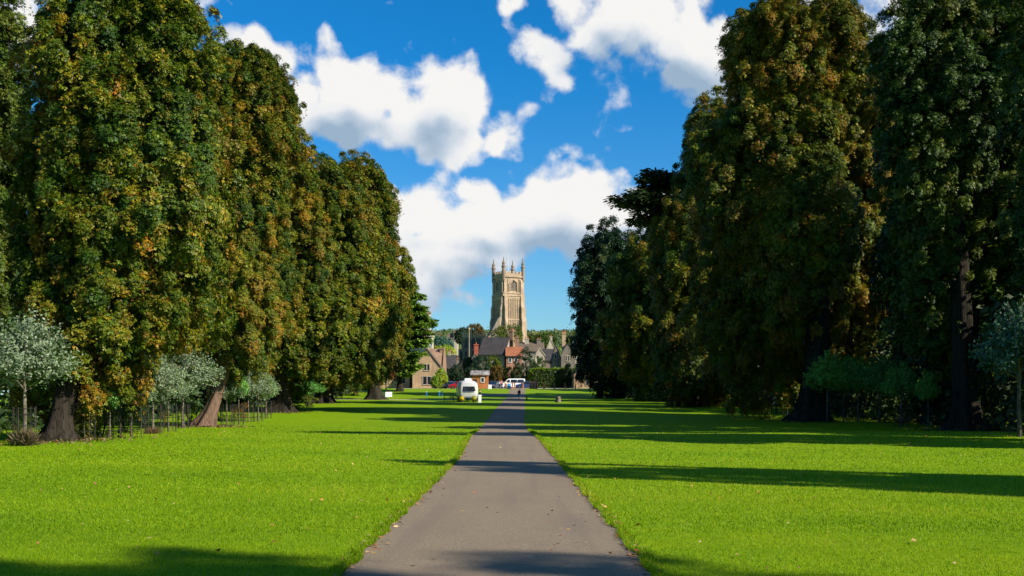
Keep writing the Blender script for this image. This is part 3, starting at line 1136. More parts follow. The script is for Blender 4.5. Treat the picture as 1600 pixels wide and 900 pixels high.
# ------------------------------------------------------------------ trees just outside the view and the wood behind the rows
def generic_tree(seed, pal, warm, n, per, leaf, cs):
    root = build_tree('woodland_tree', 'x', 'tree', 0, -500,
                      [(gzs(0, -500) + z, -w, w) for z, w in ((1.6, 1.8), (3.5, 4.0), (7, 5.2), (12, 5.4), (17, 4.4), (21, 2.6), (23.5, .7))],
                      SP(n, per, cs, leaf, pal, warm=warm, depth=1.0, back_thin=0), .55, 13, (.4, 0), None, seed, 4, leafmat='green_leaf')
    index_kids(root)
    return root


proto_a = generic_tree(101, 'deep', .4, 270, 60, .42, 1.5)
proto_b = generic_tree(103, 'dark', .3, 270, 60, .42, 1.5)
used = {}
def place(proto, x, y, s, label, group=None, rz=None, sz=None, name=None):
    first = proto.name not in used
    used[proto.name] = 1
    o = proto if first else copy_tree(proto)
    o.location = (x, y, gzs(x, y))
    o.rotation_euler = (0, 0, random.uniform(0, 6.28) if rz is None else rz)
    o.scale = (s, s, sz or s)
    o['label'] = label
    if group:
        o['group'] = group
    if name:
        o.name = name
    return o


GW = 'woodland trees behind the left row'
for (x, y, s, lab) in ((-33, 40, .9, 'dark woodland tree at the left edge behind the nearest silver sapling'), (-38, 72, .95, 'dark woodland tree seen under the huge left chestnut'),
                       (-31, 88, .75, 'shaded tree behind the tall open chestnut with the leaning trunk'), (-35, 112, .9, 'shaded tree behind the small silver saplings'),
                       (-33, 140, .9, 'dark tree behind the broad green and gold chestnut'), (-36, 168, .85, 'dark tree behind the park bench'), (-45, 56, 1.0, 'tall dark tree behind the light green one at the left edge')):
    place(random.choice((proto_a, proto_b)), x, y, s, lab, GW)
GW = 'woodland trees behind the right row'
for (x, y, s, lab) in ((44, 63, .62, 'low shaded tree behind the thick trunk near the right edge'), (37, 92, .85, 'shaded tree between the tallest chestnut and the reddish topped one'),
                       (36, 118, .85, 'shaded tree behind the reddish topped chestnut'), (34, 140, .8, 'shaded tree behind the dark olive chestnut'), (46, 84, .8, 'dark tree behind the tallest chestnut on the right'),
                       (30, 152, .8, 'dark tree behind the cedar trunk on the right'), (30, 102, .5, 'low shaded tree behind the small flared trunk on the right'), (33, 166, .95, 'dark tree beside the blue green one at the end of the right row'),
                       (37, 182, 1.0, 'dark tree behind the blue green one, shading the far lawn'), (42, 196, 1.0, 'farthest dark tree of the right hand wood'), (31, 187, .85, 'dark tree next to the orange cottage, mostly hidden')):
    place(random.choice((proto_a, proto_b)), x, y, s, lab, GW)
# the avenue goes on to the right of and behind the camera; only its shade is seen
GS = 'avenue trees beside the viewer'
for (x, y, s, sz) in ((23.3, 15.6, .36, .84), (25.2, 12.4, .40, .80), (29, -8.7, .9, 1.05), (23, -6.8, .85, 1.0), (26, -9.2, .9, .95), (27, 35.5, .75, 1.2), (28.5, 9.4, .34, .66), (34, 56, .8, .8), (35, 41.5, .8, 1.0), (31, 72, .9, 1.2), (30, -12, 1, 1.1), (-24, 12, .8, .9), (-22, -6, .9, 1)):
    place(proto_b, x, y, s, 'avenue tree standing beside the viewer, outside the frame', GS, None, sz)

# ------------------------------------------------------------------ undergrowth
def bush_proto(name, seed, pal, n, per, cs, leaf, w=1.3, h=1.6, kind='leaf', warm=.35, mat='green_leaf'):
    rows = [(0.05, -w * .8, w * .8), (h * .35, -w, w), (h * .7, -w * .8, w * .8), (h, -w * .25, w * .25)]
    V, F, Cc, ctr = clumpy_crown(rows, n, per, cs, leaf, pal, seed, kind, warm, 1.0, solid=.8, droop=.9)
    root = thing(name, 'x', 'shrub', (0, 0, 0))
    mb = MB()
    r_ = random.Random(seed)
    for i in range(6):
        a = r_.uniform(0, 6.28)
        mb.tube([(0, 0, -.1), (math.cos(a) * w * .25, math.sin(a) * w * .25, h * .4), (math.cos(a) * w * .5, math.sin(a) * w * .5, h * .8)], [.04, .03, .01], 5)
    mb.build('stem', M['bark'], root)
    me = np_mesh('foliage', V, F, Cc)
    me.materials.append(M[mat])
    link_mesh('foliage', me, None, root)
    index_kids(root)
    return root


bush_g = bush_proto('shrub', 201, 'green', 60, 60, .35, .11)
bush_d = bush_proto('shrub', 202, 'dark', 60, 60, .35, .12)
bush_l = bush_proto('shrub', 203, 'lime', 60, 60, .35, .11)
bush_r = bush_proto('shrub', 204, 'rust', 40, 50, .35, .12)
bush_t = bush_proto('shrub', 205, 'teal', 60, 60, .35, .12)


def shrub_at(proto, col, row, wpx, hpx, label, group=None, Y=None, dy=0):
    Y = Y or ray_y(row)
    x = wx(col, Y)
    y = Y + dy
    s = wpx * Y / 1600 / 2.6
    return place(proto, x, y, s, label, group, None, hpx * Y / 1600 / 1.6)


for a in [
    (bush_g, 20, 694, 50, 36, 'low leafy green bush behind the nearest sapling on the left'),
    (bush_l, 118, 684, 36, 40, 'yellow green bush just right of the big chestnut trunk'),
    (bush_g, 160, 680, 50, 44, 'green bush behind the second wire guarded sapling'),
    (bush_g, 196, 677, 44, 38, 'bright green bush with pale specks left of the silver saplings'),
    (bush_d, 222, 672, 30, 26, 'small dark bush under the silver saplings'),
    (bush_r, 258, 668, 18, 24, 'small red brown bush under the silver saplings'),
    (bush_g, 296, 664, 40, 34, 'round green bush left of the leaning red trunk'),
    (bush_g, 342, 658, 26, 30, 'green bush right of the leaning red trunk'),
    (bush_r, 366, 652, 12, 12, 'small orange red bush among the smaller saplings'),
    (bush_r, 377, 655, 26, 24, 'dry brown bush among the smaller saplings'),
    (bush_g, 480, 636, 34, 18, 'low bush behind the wire fence on the left'),
    (bush_d, 455, 640, 40, 26, 'dark bush between the two left trunks'),
    (bush_l, 478, 633, 18, 26, 'tall narrow yellow green bush behind the left fence'),
    (bush_g, 552, 618, 30, 16, 'low shrub near the park bench'),
    (bush_r, 556, 617, 20, 7, 'low rust coloured plants right of the park bench'),
    (bush_t, 618, 606, 26, 22, 'grey green bush against the cottage wall'),
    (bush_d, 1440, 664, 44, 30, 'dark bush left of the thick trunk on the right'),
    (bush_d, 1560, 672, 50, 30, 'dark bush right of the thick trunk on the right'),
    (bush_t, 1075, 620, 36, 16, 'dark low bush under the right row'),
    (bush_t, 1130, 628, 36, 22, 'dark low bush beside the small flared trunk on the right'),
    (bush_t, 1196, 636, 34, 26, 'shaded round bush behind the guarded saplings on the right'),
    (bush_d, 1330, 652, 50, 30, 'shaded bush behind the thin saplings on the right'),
]:
    shrub_at(*a)


def undergrowth(name, x0, x1, y0, y1, seed, n, hmax, label, face=1):
    """mass of unlit shrubbery that closes the view between the trunks"""
    rg = np.random.default_rng(seed)
    y = rg.uniform(y0, y1, n)
    x = rg.uniform(0, 1, n) ** 1.3 * (x1 - x0) + x0
    z = rg.uniform(0, 1, n) ** 1.2 * hmax
    ctr = np.stack([x, y, gz(x, y) + z], 1)
    per = 20
    ci = np.repeat(np.arange(n), per)
    d = norm_rows(rg.normal(0, 1, (n * per, 3)))
    pos = ctr[ci] + d * rg.uniform(.5, 1.3, (n * per, 1))
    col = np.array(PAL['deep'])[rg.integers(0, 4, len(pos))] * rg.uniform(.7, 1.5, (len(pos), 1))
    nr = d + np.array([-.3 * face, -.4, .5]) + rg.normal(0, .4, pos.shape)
    V, F, Cc = rhombus(pos, nr, d + rg.normal(0, .5, d.shape), .50 * rg.uniform(.6, 1.3, len(pos)), col, rg, .6)
    me = np_mesh(name, V, F, Cc)
    me.materials.append(M['green_leaf'])
    o = link_mesh(name, me)
    return tag(o, label, 'undergrowth', None, 'stuff')


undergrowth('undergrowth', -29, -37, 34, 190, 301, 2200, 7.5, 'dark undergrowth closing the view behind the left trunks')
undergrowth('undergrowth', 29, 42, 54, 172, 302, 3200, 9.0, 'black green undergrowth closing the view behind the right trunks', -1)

# ------------------------------------------------------------------ town
def window(parent, x, z, w, h, lights=2, y=0.0, frame='window_stone', transom=False):
    """stone framed window on the wall plane y, its glass set back inside the frame"""
    t = .09 + .03 * min(w, 1)
    mb = MB()
    mb.box(x - w / 2 - t, x + w / 2 + t, y - .10, y + .02, z + h / 2, z + h / 2 + t)
    mb.box(x - w / 2 - t, x + w / 2 + t, y - .14, y + .02, z - h / 2 - t, z - h / 2)
    mb.box(x - w / 2 - t, x - w / 2, y - .10, y + .02, z - h / 2, z + h / 2)
    mb.box(x + w / 2, x + w / 2 + t, y - .10, y + .02, z - h / 2, z + h / 2)
    for i in range(1, lights):
        xx = x - w / 2 + w * i / lights
        mb.box(xx - .07, xx + .07, y - .09, y + .02, z - h / 2, z + h / 2)
    if transom:
        mb.box(x - w / 2, x + w / 2, y - .085, y + .02, z - .06, z + .06)
    f = mb.build('window', M[frame], parent)
    for i in range(lights):
        a = x - w / 2 + w * i / lights
        MB().box(a, a + w / lights, y - .015, y + .015, z - h / 2, z + h / 2).build('pane', M['window_glass'], f)
    return f


def chimney(parent, x, y, z0, z1, w, d, mat, pots=2, pot_mat='orange_tile'):
    mb = MB().box(x - w / 2, x + w / 2, y - d / 2, y + d / 2, z0, z1 - .25)
    mb.box(x - w / 2 - .12, x + w / 2 + .12, y - d / 2 - .12, y + d / 2 + .12, z1 - .25, z1)
    c = mb.build('chimney', M[mat], parent)
    for i in range(pots):
        px = x + (i - (pots - 1) / 2) * w / max(pots, 1)
        MB().lathe([(.19, z1), (.17, z1 + .12), (.15, z1 + .42), (.19, z1 + .46), (.19, z1 + .54)], 8, (px, y)).build('chimney_pot', M[pot_mat], c)
    return c


def house(name, label, cl, cr, Y, eave, ridge, depth, wall, roofm, kind='ridge', wins=(), chims=(), ridge_off=.5, group=None, cat='house', over=.28, parapet=False, rz=0.0):
    x0, x1 = wx(cl, Y), wx(cr, Y)
    xc = (x0 + x1) / 2
    g = gzs(xc, Y)
    root = thing(name, label, cat, (xc, Y, g), rz, group)
    w = (x1 - x0) / math.cos(rz)
    he, hr = wz(eave, Y) - g, wz(ridge, Y + (depth * ridge_off if kind == 'ridge' else 0)) - g
    hx = w / 2
    if kind == 'ridge':
        ym = depth * ridge_off
        MB().prism([(0, -.8), (0, he), (ym, hr - .1), (depth, he), (depth, -.8)], 'x', -hx, hx).build('wall', M[wall], root)
        t = .16
        sl = (hr - he) / ym
        rf = MB().prism([(-over, he - over * sl + .02), (-over, he - over * sl + .02 + t), (ym, hr + t), (ym, hr)], 'x', -hx - .2, hx + .2)
        rf.prism([(ym + .003, hr), (ym + .003, hr + t), (depth + over, he - over * sl + t), (depth + over, he - over * sl)], 'x', -hx - .2, hx + .2)
        roof = rf.build('roof', M[roofm], root)
        MB().box(-hx - .2, hx + .2, -over - .12, -over - .01, he - over * sl - .05, he - over * sl + .08).build('gutter', M['dark_trim'], root)
        if parapet:
            for sx in (-1, 1):
                MB().prism([(-.3, he - .3), (-.3, he + .35), (ym, hr + .5), (depth + .3, he + .35), (depth + .3, he - .3)], 'x', sx * hx - .17 + sx * .4, sx * hx + .17 + sx * .4).build('parapet', M[wall], root)
    else:
        MB().prism([(-hx, -.8), (-hx, he), (0, hr), (hx, he), (hx, -.8)], 'y', 0, depth).build('wall', M[wall], root)
        t = .18
        sl = (hr - he) / hx
        rf = MB()
        for sx in (-1, 1):
            rf.prism([(sx * .002, hr), (sx * .002, hr + t), (sx * (hx + over), he - over * sl + t), (sx * (hx + over), he - over * sl)], 'y', .32, depth + .2)
        roof = rf.build('roof', M[roofm], root)
        cp = MB()
        for sx in (-1, 1):
            cp.prism([(sx * .004, hr - .02), (sx * .004, hr + .34), (sx * (hx + .22), he + .16), (sx * (hx + .22), he - .2)], 'y', -.12, .31)
        cp.build('coping', M['dark_trim' if wall in ('cottage_stone',) else wall], root)
    for wd in wins:
        c, r_, wp, hp = wd[:4]
        li = wd[4] if len(wd) > 4 else 2
        k = Y / FPX
        window(root, wx(c, Y) - xc, wz(r_, Y) - g, wp * k, hp * k, li, 0.0, wd[5] if len(wd) > 5 else 'window_stone')
    for ch in chims:
        c, top, wp, mt, pots = ch[:5]
        fy = ch[5] if len(ch) > 5 else depth * ridge_off
        Yc_ = Y + fy
        chimney(root, (wx(c, Yc_) - xc + fy * math.sin(rz)) / math.cos(rz), fy, he - .3, wz(top, Yc_) - g, wp * Yc_ / FPX, max(.7, wp * Yc_ / FPX * .7), mt, pots)
    return root


# the gabled cottage on the left with its wings
cot = house('stone_cottage', 'honey stone cottage with a steep gable and mullioned windows, left of the trailer', 644.5, 689.5, 216, 577, 547, 9, 'cottage_stone', 'stone_tile', 'gable',
            wins=[(667, 574, 8.5, 9.5, 2), (670.5, 594.5, 19, 12, 3)])
house('stone_cottage', 'lower stone wing with one window, half hidden by the green cedar', 590, 640, 219, 576, 556, 8, 'cottage_stone', 'stone_tile', 'ridge', wins=[(628.5, 593.5, 9, 11, 2), (600, 593.5, 9, 11, 2)])
house('stone_cottage', 'red brown wing with a raised end wall behind the steep gable', 668, 690, 226, 578, 546, 8, 'brick_stone', 'brick_stone', 'ridge', chims=[(689.5, 544, 4.5, 'brick_stone', 0, 3.5)], parapet=True)

# tall mansion behind the cedar: battlemented turret and a stack of stone chimneys
Ym = 262.0
mx_, mg = wx(652, Ym), gzs(0, Ym)
man = thing('stone_mansion', 'tall pale mansion with battlemented turret rising behind the green cedar', 'mansion', (mx_, Ym, mg))
k_ = Ym / FPX
MB().box(-9, wx(667, Ym) - mx_, 0, 9, -.8, wz(512, Ym) - mg).build('wall', M['pale_stone'], man)
tb = MB().box(wx(656, Ym) - mx_, wx(672, Ym) - mx_, -1.2, 2.2, -.8, wz(491, Ym) - mg)
tur = tb.build('turret', M['pale_stone'], man)
for i in range(4):
    a = wx(656, Ym) - mx_ + i * .76
    for yy in (-1.2, 1.85):
        MB().box(a, a + .42, yy, yy + .35, wz(491, Ym) - mg + .002, wz(486.5, Ym) - mg).build('merlon', M['brick_stone'], tur)
for (c, r_, w_, h_) in ((664, 503, 3, 5), (664, 520, 3, 6), (660, 535, 4, 6)):
    window(man, wx(c, Ym) - mx_, wz(r_, Ym) - mg, w_ * k_, h_ * k_, 1, -1.2)
bay = MB().box(wx(669, Ym) - mx_, wx(677, Ym) - mx_, -2.6, 1.5, -.8, wz(527, Ym) - mg).box(wx(668, Ym) - mx_, wx(678, Ym) - mx_, -2.8, 1.7, wz(527, Ym) - mg, wz(524.5, Ym) - mg)
bay.build('bay', M['pale_stone'], man)
for c in (671, 675):
    window(man, wx(c, Ym) - mx_, wz(536, Ym) - mg, 1.6 * k_, 12 * k_, 1, -2.6, 'white_paint')
for c, t in ((664, 515), (669.5, 517), (673, 519)):
    chimney(man, wx(c, Ym) - mx_, .4, wz(524.5, Ym) - mg, wz(t, Ym) - mg, 2.6 * k_, .8, 'pale_stone', 1)

# low houses between the cottage and the church
house('town_house', 'low slate roofed house with a row of white chimney pots behind the vine', 690, 714, 292, 566, 556, 8, 'pale_stone', 'slate_tile', 'ridge', wins=[(696, 570, 4, 4, 2), (705, 570, 4, 4, 2)],
      chims=[(694, 552, 3, 'pale_stone', 2, 5), (702.5, 550, 3.5, 'pale_stone', 2, 5), (709, 553, 2.5, 'pale_stone', 1, 5)])
house('town_house', 'small yellow stone gable house with a dark slate roof behind the bushes', 712, 733, 268, 578, 562, 11, 'cottage_stone', 'slate_tile', 'gable', wins=[(722, 580, 4, 5, 2)], chims=[(715, 560, 4, 'grey_stone', 1, 6)])
house('town_house', 'dark slate roofed cottage beside the yellow stone gable', 697, 714, 276, 577, 562, 7, 'grey_stone', 'slate_tile', 'ridge')
house('town_house', 'narrow grey gable with a red curled chimney left of the big dark roof', 736, 749, 262, 566, 553, 10, 'grey_stone', 'slate_tile', 'gable', chims=[(744, 538, 6.5, 'red_chimney_brick', 1, 4)])
# the big dark roof
house('town_house', 'cream house with a very big steep dark roof in front of the church tower', 748, 788, 252, 553.5, 528, 9, 'cream_render', 'slate_tile', 'ridge', ridge_off=.5, rz=R(-15),
      wins=[(779, 565, 4.5, 12, 1, 'window_stone'), (764, 566, 4.5, 9, 1, 'window_stone')], chims=[(763, 528, 6.5, 'red_chimney_brick', 1, 5.5), (799, 517, 6, 'brick_stone', 2, 6)])
house('town_house', 'pink brick house with a bright orange tiled roof beside the big dark roof', 791, 816, 249, 556, 543, 8, 'pink_brick', 'orange_tile', 'ridge', wins=[(797, 563, 3.5, 6, 1, 'white_paint'), (806, 563, 3.5, 6, 1, 'white_paint')],
      chims=[(807.5, 526.5, 6.5, 'brick_stone', 1, 6.5)])
house('town_house', 'long brown roofed terrace house with two pale stone chimneys', 811, 850, 286, 549, 536, 9, 'pale_stone', 'stone_tile', 'ridge', chims=[(823, 529, 6.5, 'pale_stone', 2, 4), (842, 530, 7, 'grey_stone', 2, 4)], wins=[(820, 556, 4, 5, 2), (830, 556, 4, 5, 2), (840, 556, 4, 5, 2)])
house('town_house', 'small pale gabled house just below the brown roofed terrace', 836, 851, 268, 556, 545, 9, 'pale_stone', 'slate_tile', 'gable', wins=[(843, 562, 4, 6, 2)])
house('town_house', 'pale stone gable topped by a white finial', 855, 866, 296, 545, 530, 9, 'pale_stone', 'stone_tile', 'gable', chims=[(861, 526, 3.5, 'pale_stone', 1, .6)])
house('town_house', 'dark roofed low house between the white gable and the twin grey gables', 846, 866, 274, 563, 546, 9, 'grey_stone', 'slate_tile', 'ridge')
# twin weathered gables
house('gabled_house', 'tall weathered grey gable house, left one of the twin gables above the hedge', 862.5, 876.5, 240, 562, 540, 12, 'grey_stone', 'slate_tile', 'gable', wins=[(868, 557, 3, 6, 1), (867, 573, 3.5, 8, 2)])
house('gabled_house', 'taller and broader grey gable house, right one of the twin gables above the hedge', 876.8, 899, 238, 556, 536.5, 12, 'grey_stone', 'slate_tile', 'gable', wins=[(887, 560, 5, 8, 2), (886, 577, 6, 8, 2)],
      chims=[(881, 520, 5.5, 'cottage_stone', 3, 7)])
house('town_house', 'pale house with dark window seen between the twin gables and the dark tree', 893, 916, 262, 552, 541, 9, 'pale_stone', 'slate_tile', 'ridge', wins=[(897, 563, 3.5, 7, 1), (905, 563, 3.5, 7, 1)], chims=[(897, 533, 7, 'white_paint', 2, 4)])
house('stone_cottage', 'small orange lit cottage with one dark doorway, half behind the dark tree', 897, 936, 214, 586, 566, 8, 'cottage_stone', 'stone_tile', 'gable', wins=[(917.5, 596, 3.6, 12, 1), (930, 597, 4, 5, 2)])

# ------------------------------------------------------------------ the church
D = 370.0
cg = gzs(0, D)
TH = R(28)
hs = 4.05
ccx = wx(786.7, D) + 1.68
ch = thing('church', 'tall pinnacled church tower of pale stone standing behind the town roofs', 'church', (ccx, D + 2, cg), TH)
zz = lambda row: wz(row, D) - cg
body = MB().box(-hs, hs, -hs, hs, -1, zz(461)).box(-hs + .12, hs - .12, -hs + .12, hs - .12, zz(461), zz(432))
body.build('tower', M['church_stone'], ch)
for (r0, r1, e) in ((463.5, 460.5, .42), (459.5, 457.5, .25), (434, 432, .32), (500.5, 498.5, .22)):
    MB().box(-hs - e, hs + e, -hs - e, hs + e, zz(r0), zz(r1)).build('string_course', M['church_stone'], ch)
par = MB()
for a, b, c, d in ((-hs, hs, -hs, -hs + .4), (-hs, hs, hs - .4, hs), (-hs, -hs + .4, -hs + .4, hs - .4), (hs - .4, hs, -hs + .4, hs - .4)):
    par.box(a, b, c, d, zz(432), zz(428))
pp = par.build('parapet', M['church_stone'], ch)
for i in range(5):
    u = -hs + .9 + i * 1.42
    for ax in range(4):
        b_ = MB()
        if ax == 0: b_.box(u, u + .8, -hs - .02, -hs + .38, zz(428), zz(424.5))
        if ax == 1: b_.box(u, u + .8, hs - .38, hs + .02, zz(428), zz(424.5))
        if ax == 2: b_.box(-hs - .02, -hs + .38, u, u + .8, zz(428), zz(424.5))
        if ax == 3: b_.box(hs - .38, hs + .02, u, u + .8, zz(428), zz(424.5))
        b_.build('merlon', M['church_stone'], pp)
for sx in (-1, 1):
    for sy in (-1, 1):
        p = MB().lathe([(.62, zz(440)), (.62, zz(419)), (.85, zz(418.5)), (.85, zz(417.3)), (.55, zz(416.8)), (.50, zz(413)), (.66, zz(412.6)), (.30, zz(410)), (.10, zz(405)), (.20, zz(404.6)), (.16, zz(403.8)), (.02, zz(403))], 8, (sx * (hs - .1), sy * (hs - .1)))
        p.build('pinnacle', M['weathered_stone'], ch)
# stepped buttresses, two at each corner
prof_b = [(0, -1), (1.9, -1), (1.9, zz(528)), (1.5, zz(522)), (1.5, zz(503)), (1.05, zz(496)), (1.05, zz(482)), (.65, zz(476)), (.65, zz(464)), (.4, zz(461)), (.4, zz(440)), (0, zz(436))]
for sx in (-1, 1):
    for sy in (-1, 1):
        a, b = (hs - 1.25, hs - .12)
        MB().prism([(sx * (hs + u), v) for u, v in prof_b], 'y', *(sorted((sy * a, sy * b)))).build('buttress', M['church_stone'], ch)
        MB().prism([(sy * (hs + u), v) for u, v in prof_b], 'x', *(sorted((sx * a, sx * b)))).build('buttress', M['church_stone'], ch)
MB().prism([(-hs, zz(490)), (-hs - 2.2, zz(500)), (-hs - 7.4, zz(540)), (-hs - 9, zz(556)), (-hs - 9, -1), (-hs, -1)], 'y', -hs + .2, -hs + 2.2).build('raking_buttress', M['grey_stone'], ch)
# blind tracery on the four faces and belfry windows
def on_face(k, mb):
    return mb.rot(0, 0, k * math.pi / 2)
for k in range(4):
    for i in range(7):
        u = -2.55 + i * .85
        on_face(k, MB().box(u - .13, u + .13, -hs - .30, -hs + .02, zz(520), zz(500.5))).build('mullion', M['church_stone'], ch)
        on_face(k, MB().box(u - .13, u + .13, -hs - .30, -hs + .02, zz(498.5), zz(466.5))).build('mullion', M['church_stone'], ch)
        if i < 6:
            on_face(k, MB().prism([(u + .13, zz(470)), (u + .425, zz(467.6)), (u + .72, zz(470)), (u + .72, zz(466.4)), (u + .13, zz(466.4))], 'y', -hs - .24, -hs + .02)).build('arch', M['church_stone'], ch)
    on_face(k, MB().box(-2.9, 2.9, -hs - .36, -hs + .02, zz(466.4), zz(464.4))).build('transom', M['church_stone'], ch)
    # belfry: three tall lights under a pointed arch
    fr = on_face(k, MB().prism([(-1.75, zz(456)), (-1.75, zz(444)), (-1.2, zz(440)), (0, zz(436.8)), (1.2, zz(440)), (1.75, zz(444)), (1.75, zz(456)),
                                (1.4, zz(455.2)), (1.4, zz(444.2)), (.95, zz(441)), (0, zz(438.3)), (-.95, zz(441)), (-1.4, zz(444.2)), (-1.4, zz(455.2))], 'y', -hs - .28, -hs + .15)).build('belfry_window', M['church_stone'], ch)
    for i, t in ((-1, 442), (0, 439.5), (1, 442)):
        c_ = i * .92
        on_face(k, MB().prism([(c_ - .34, zz(455)), (c_ - .34, zz(t + 1.5)), (c_, zz(t)), (c_ + .34, zz(t + 1.5)), (c_ + .34, zz(455))], 'y', -hs + .04, -hs + .116)).build('louvre', M['black_paint'], fr)
        for j in range(5):
            zj = zz(454.2) + j * .52
            on_face(k, MB().box(c_ - .36, c_ + .36, -hs - .04, -hs + .10, zj, zj + .14)).build('louvre', M['church_stone'], fr)
    for u in (-2.7, -2.2, 2.2, 2.7):
        on_face(k, MB().box(u - .10, u + .10, -hs - .1, -hs + .14, zz(456), zz(437))).build('mullion', M['church_stone'], ch)
MB().tube([(0, 0, zz(432)), (0, 0, zz(393))], [.11, .05], 6).build('flagpole', M['white_paint'], ch)
# nave seen to the left
Yn = D + 14
c_, s_ = math.cos(-TH), math.sin(-TH)
def to_local(x, y):
    dx, dy = x - ccx, y - (D + 2)
    return dx * c_ - dy * s_, dx * s_ + dy * c_
def nbox(c0, c1, y0, y1, r0, r1, name='nave', mat='grey_stone', par_=ch, gap=None):
    mb = MB()
    pts = [to_local(wx(c0, y0), y0), to_local(wx(c1, y0), y0), to_local(wx(c1, y0), y1), to_local(wx(c0, y0), y1)]
    mb.prism(pts, 'z', wz(r0, y0) - cg, wz(r1, y0) - cg)
    return mb.build(name, M[mat], par_)
nave = nbox(722, 770, Yn, Yn + 9, 612, 527.5)
aisle = nbox(716, 752, Yn - 4, Yn - .05, 612, 545, 'aisle')
nbox(721, 770, Yn - .3, Yn + .3, 527.4, 524, 'parapet', 'church_stone', nave)
for i in range(9):
    nbox(722 + i * 4.2, 724.3 + i * 4.2, Yn - .22, Yn + .22, 523.9, 519.5, 'merlon', 'church_stone', nave)
for c0 in (724, 735.5, 742, 752):
    nbox(c0, c0 + 1.8, Yn - .5, Yn + .1, 532, 510 if c0 in (724, 742) else 514, 'pinnacle', 'church_stone', nave)
for c0 in (719, 726, 738, 746):
    nbox(c0, c0 + 3.6, Yn - 4.12, Yn - 4.02, 566, 549, 'window', 'window_glass', aisle)
for c0 in (726, 737, 745):
    nbox(c0, c0 + 4.5, Yn - .12, Yn - .02, 543, 530, 'window', 'window_glass', nave)
pole = thing('lamp_post', 'tall grey pole standing in front of the dark church nave', 'pole', (wx(733, 300), 300, gzs(0, 300)))
MB().tube([(0, 0, -.3), (0, 0, wz(516, 300) - gzs(0, 300))], [.16, .12], 8).build('shaft', M['church_stone'], pole)
MB().lathe([(.2, wz(516, 300) - gzs(0, 300)), (.4, wz(515, 300) - gzs(0, 300)), (.3, wz(512, 300) - gzs(0, 300))], 8).build('finial', M['church_stone'], pole)

# ------------------------------------------------------------------ town trees and bushes
def tree_at(pal, col, row_top, row_bot, wpx, Y, label, warm=.4, round_=True):
    """a garden tree with its own crown between two photo rows, trunk down to the ground"""
    x = wx(col, Y)
    k = Y / FPX
    g = gzs(x, Y)
    zt, zb, w = wz(row_top, Y), max(wz(row_bot, Y), g + .3), wpx * k / 2
    h = zt - zb
    rows = [(zb, x - w * .7, x + w * .7), (zb + h * .3, x - w, x + w), (zb + h * .65, x - w * .88, x + w * .88), (zb + h * .9, x - w * .5, x + w * .5), (zt, x - w * .2, x + w * .2)]
    cs = max(w * .22, .4)
    n = int(np.clip(w * 2 * h / (cs * cs) * 4.2, 60, 170))
    return build_tree('garden_tree', label, 'tree', x, Y, rows, SP(n, 40, cs, max(.30 * (Y / 230), .3), pal, warm=warm, kind='leaf', bough=1.5), min(.12 + w * .06, .4), (zb - g) + h * .6, (0, 0), None, int(col * 7 + row_top), 3, leafmat='green_leaf')


for a in [
    ('green', 792, 508, 535, 52, 344, 'broad green tree standing before the foot of the church tower', .5),
    ('lime', 694, 541, 562, 42, 310, 'bright green tree behind the chimneys of the low slate house', .2),
    ('teal', 690, 527, 545, 36, 330, 'blue green tree higher up behind the bright green one', .4),
    ('dark', 712, 570, 600, 24, 246, 'dark bush mass between the cottage and the small yellow gable', .4),
    ('dark', 752, 557, 600, 38, 236, 'dark tree left of the big dark roof, over the timber kiosk', .3),
    ('green', 771, 556, 585, 30, 240, 'green tree in front of the cream wall under the big dark roof', .4),
    ('dark', 736, 574, 604, 26, 226, 'small dark tree behind the silver trailer', .3),
    ('rust', 776, 572, 596, 26, 228, 'orange brown bush behind the timber kiosk', .2),
    ('green', 793, 574, 602, 30, 232, 'green bush below the pink brick house', .5),
    ('deep', 822, 543, 606, 36, 229, 'largest dark green tree, in front of the terrace houses', .5),
    ('green', 842, 556, 600, 26, 234, 'lower green tree just right of the largest dark one', .15),
    ('deep', 808, 566, 606, 20, 227, 'dark tree left of the largest dark green tree', .7),
    ('lime', 832, 576, 606, 12, 226, 'bright yellow green bush at the left end of the hedge', .4),
    ('deep', 888, 569, 604, 10, 221, 'dark clipped yew between hedge and orange cottage', .3),
    ('lime', 900, 574, 604, 11, 220, 'light green bush right of the clipped yew', .1),
    ('green', 903, 585, 605, 14, 217, 'spreading green bush in front of the orange cottage', .5),
    ('green', 925, 588, 606, 7, 211, 'green climber on the orange cottage wall', .6),
    ('dark', 731, 558, 580, 18, 262, 'small tree in the shade below the church nave', .5),
    ('green', 851, 520, 545, 40, 420, 'green tree on the skyline right of the church tower', .3),
    ('green', 833, 523, 545, 30, 430, 'green tree behind the terrace chimneys', .6),
    ('lime', 689, 577, 606, 21, 211, 'yellow green vine like bush at the corner of the cottage', .45),
    ('lime', 681, 588, 607, 15, 209, 'lower yellow green bush under the cottage window', .2),
    ('rust', 742, 507, 530, 30, 470, 'olive brown tree crown rising behind the church nave', .0),
    ('dark', 722, 513, 535, 26, 460, 'dark tree crown left of the church nave', .4),
]:
    tree_at(*a)

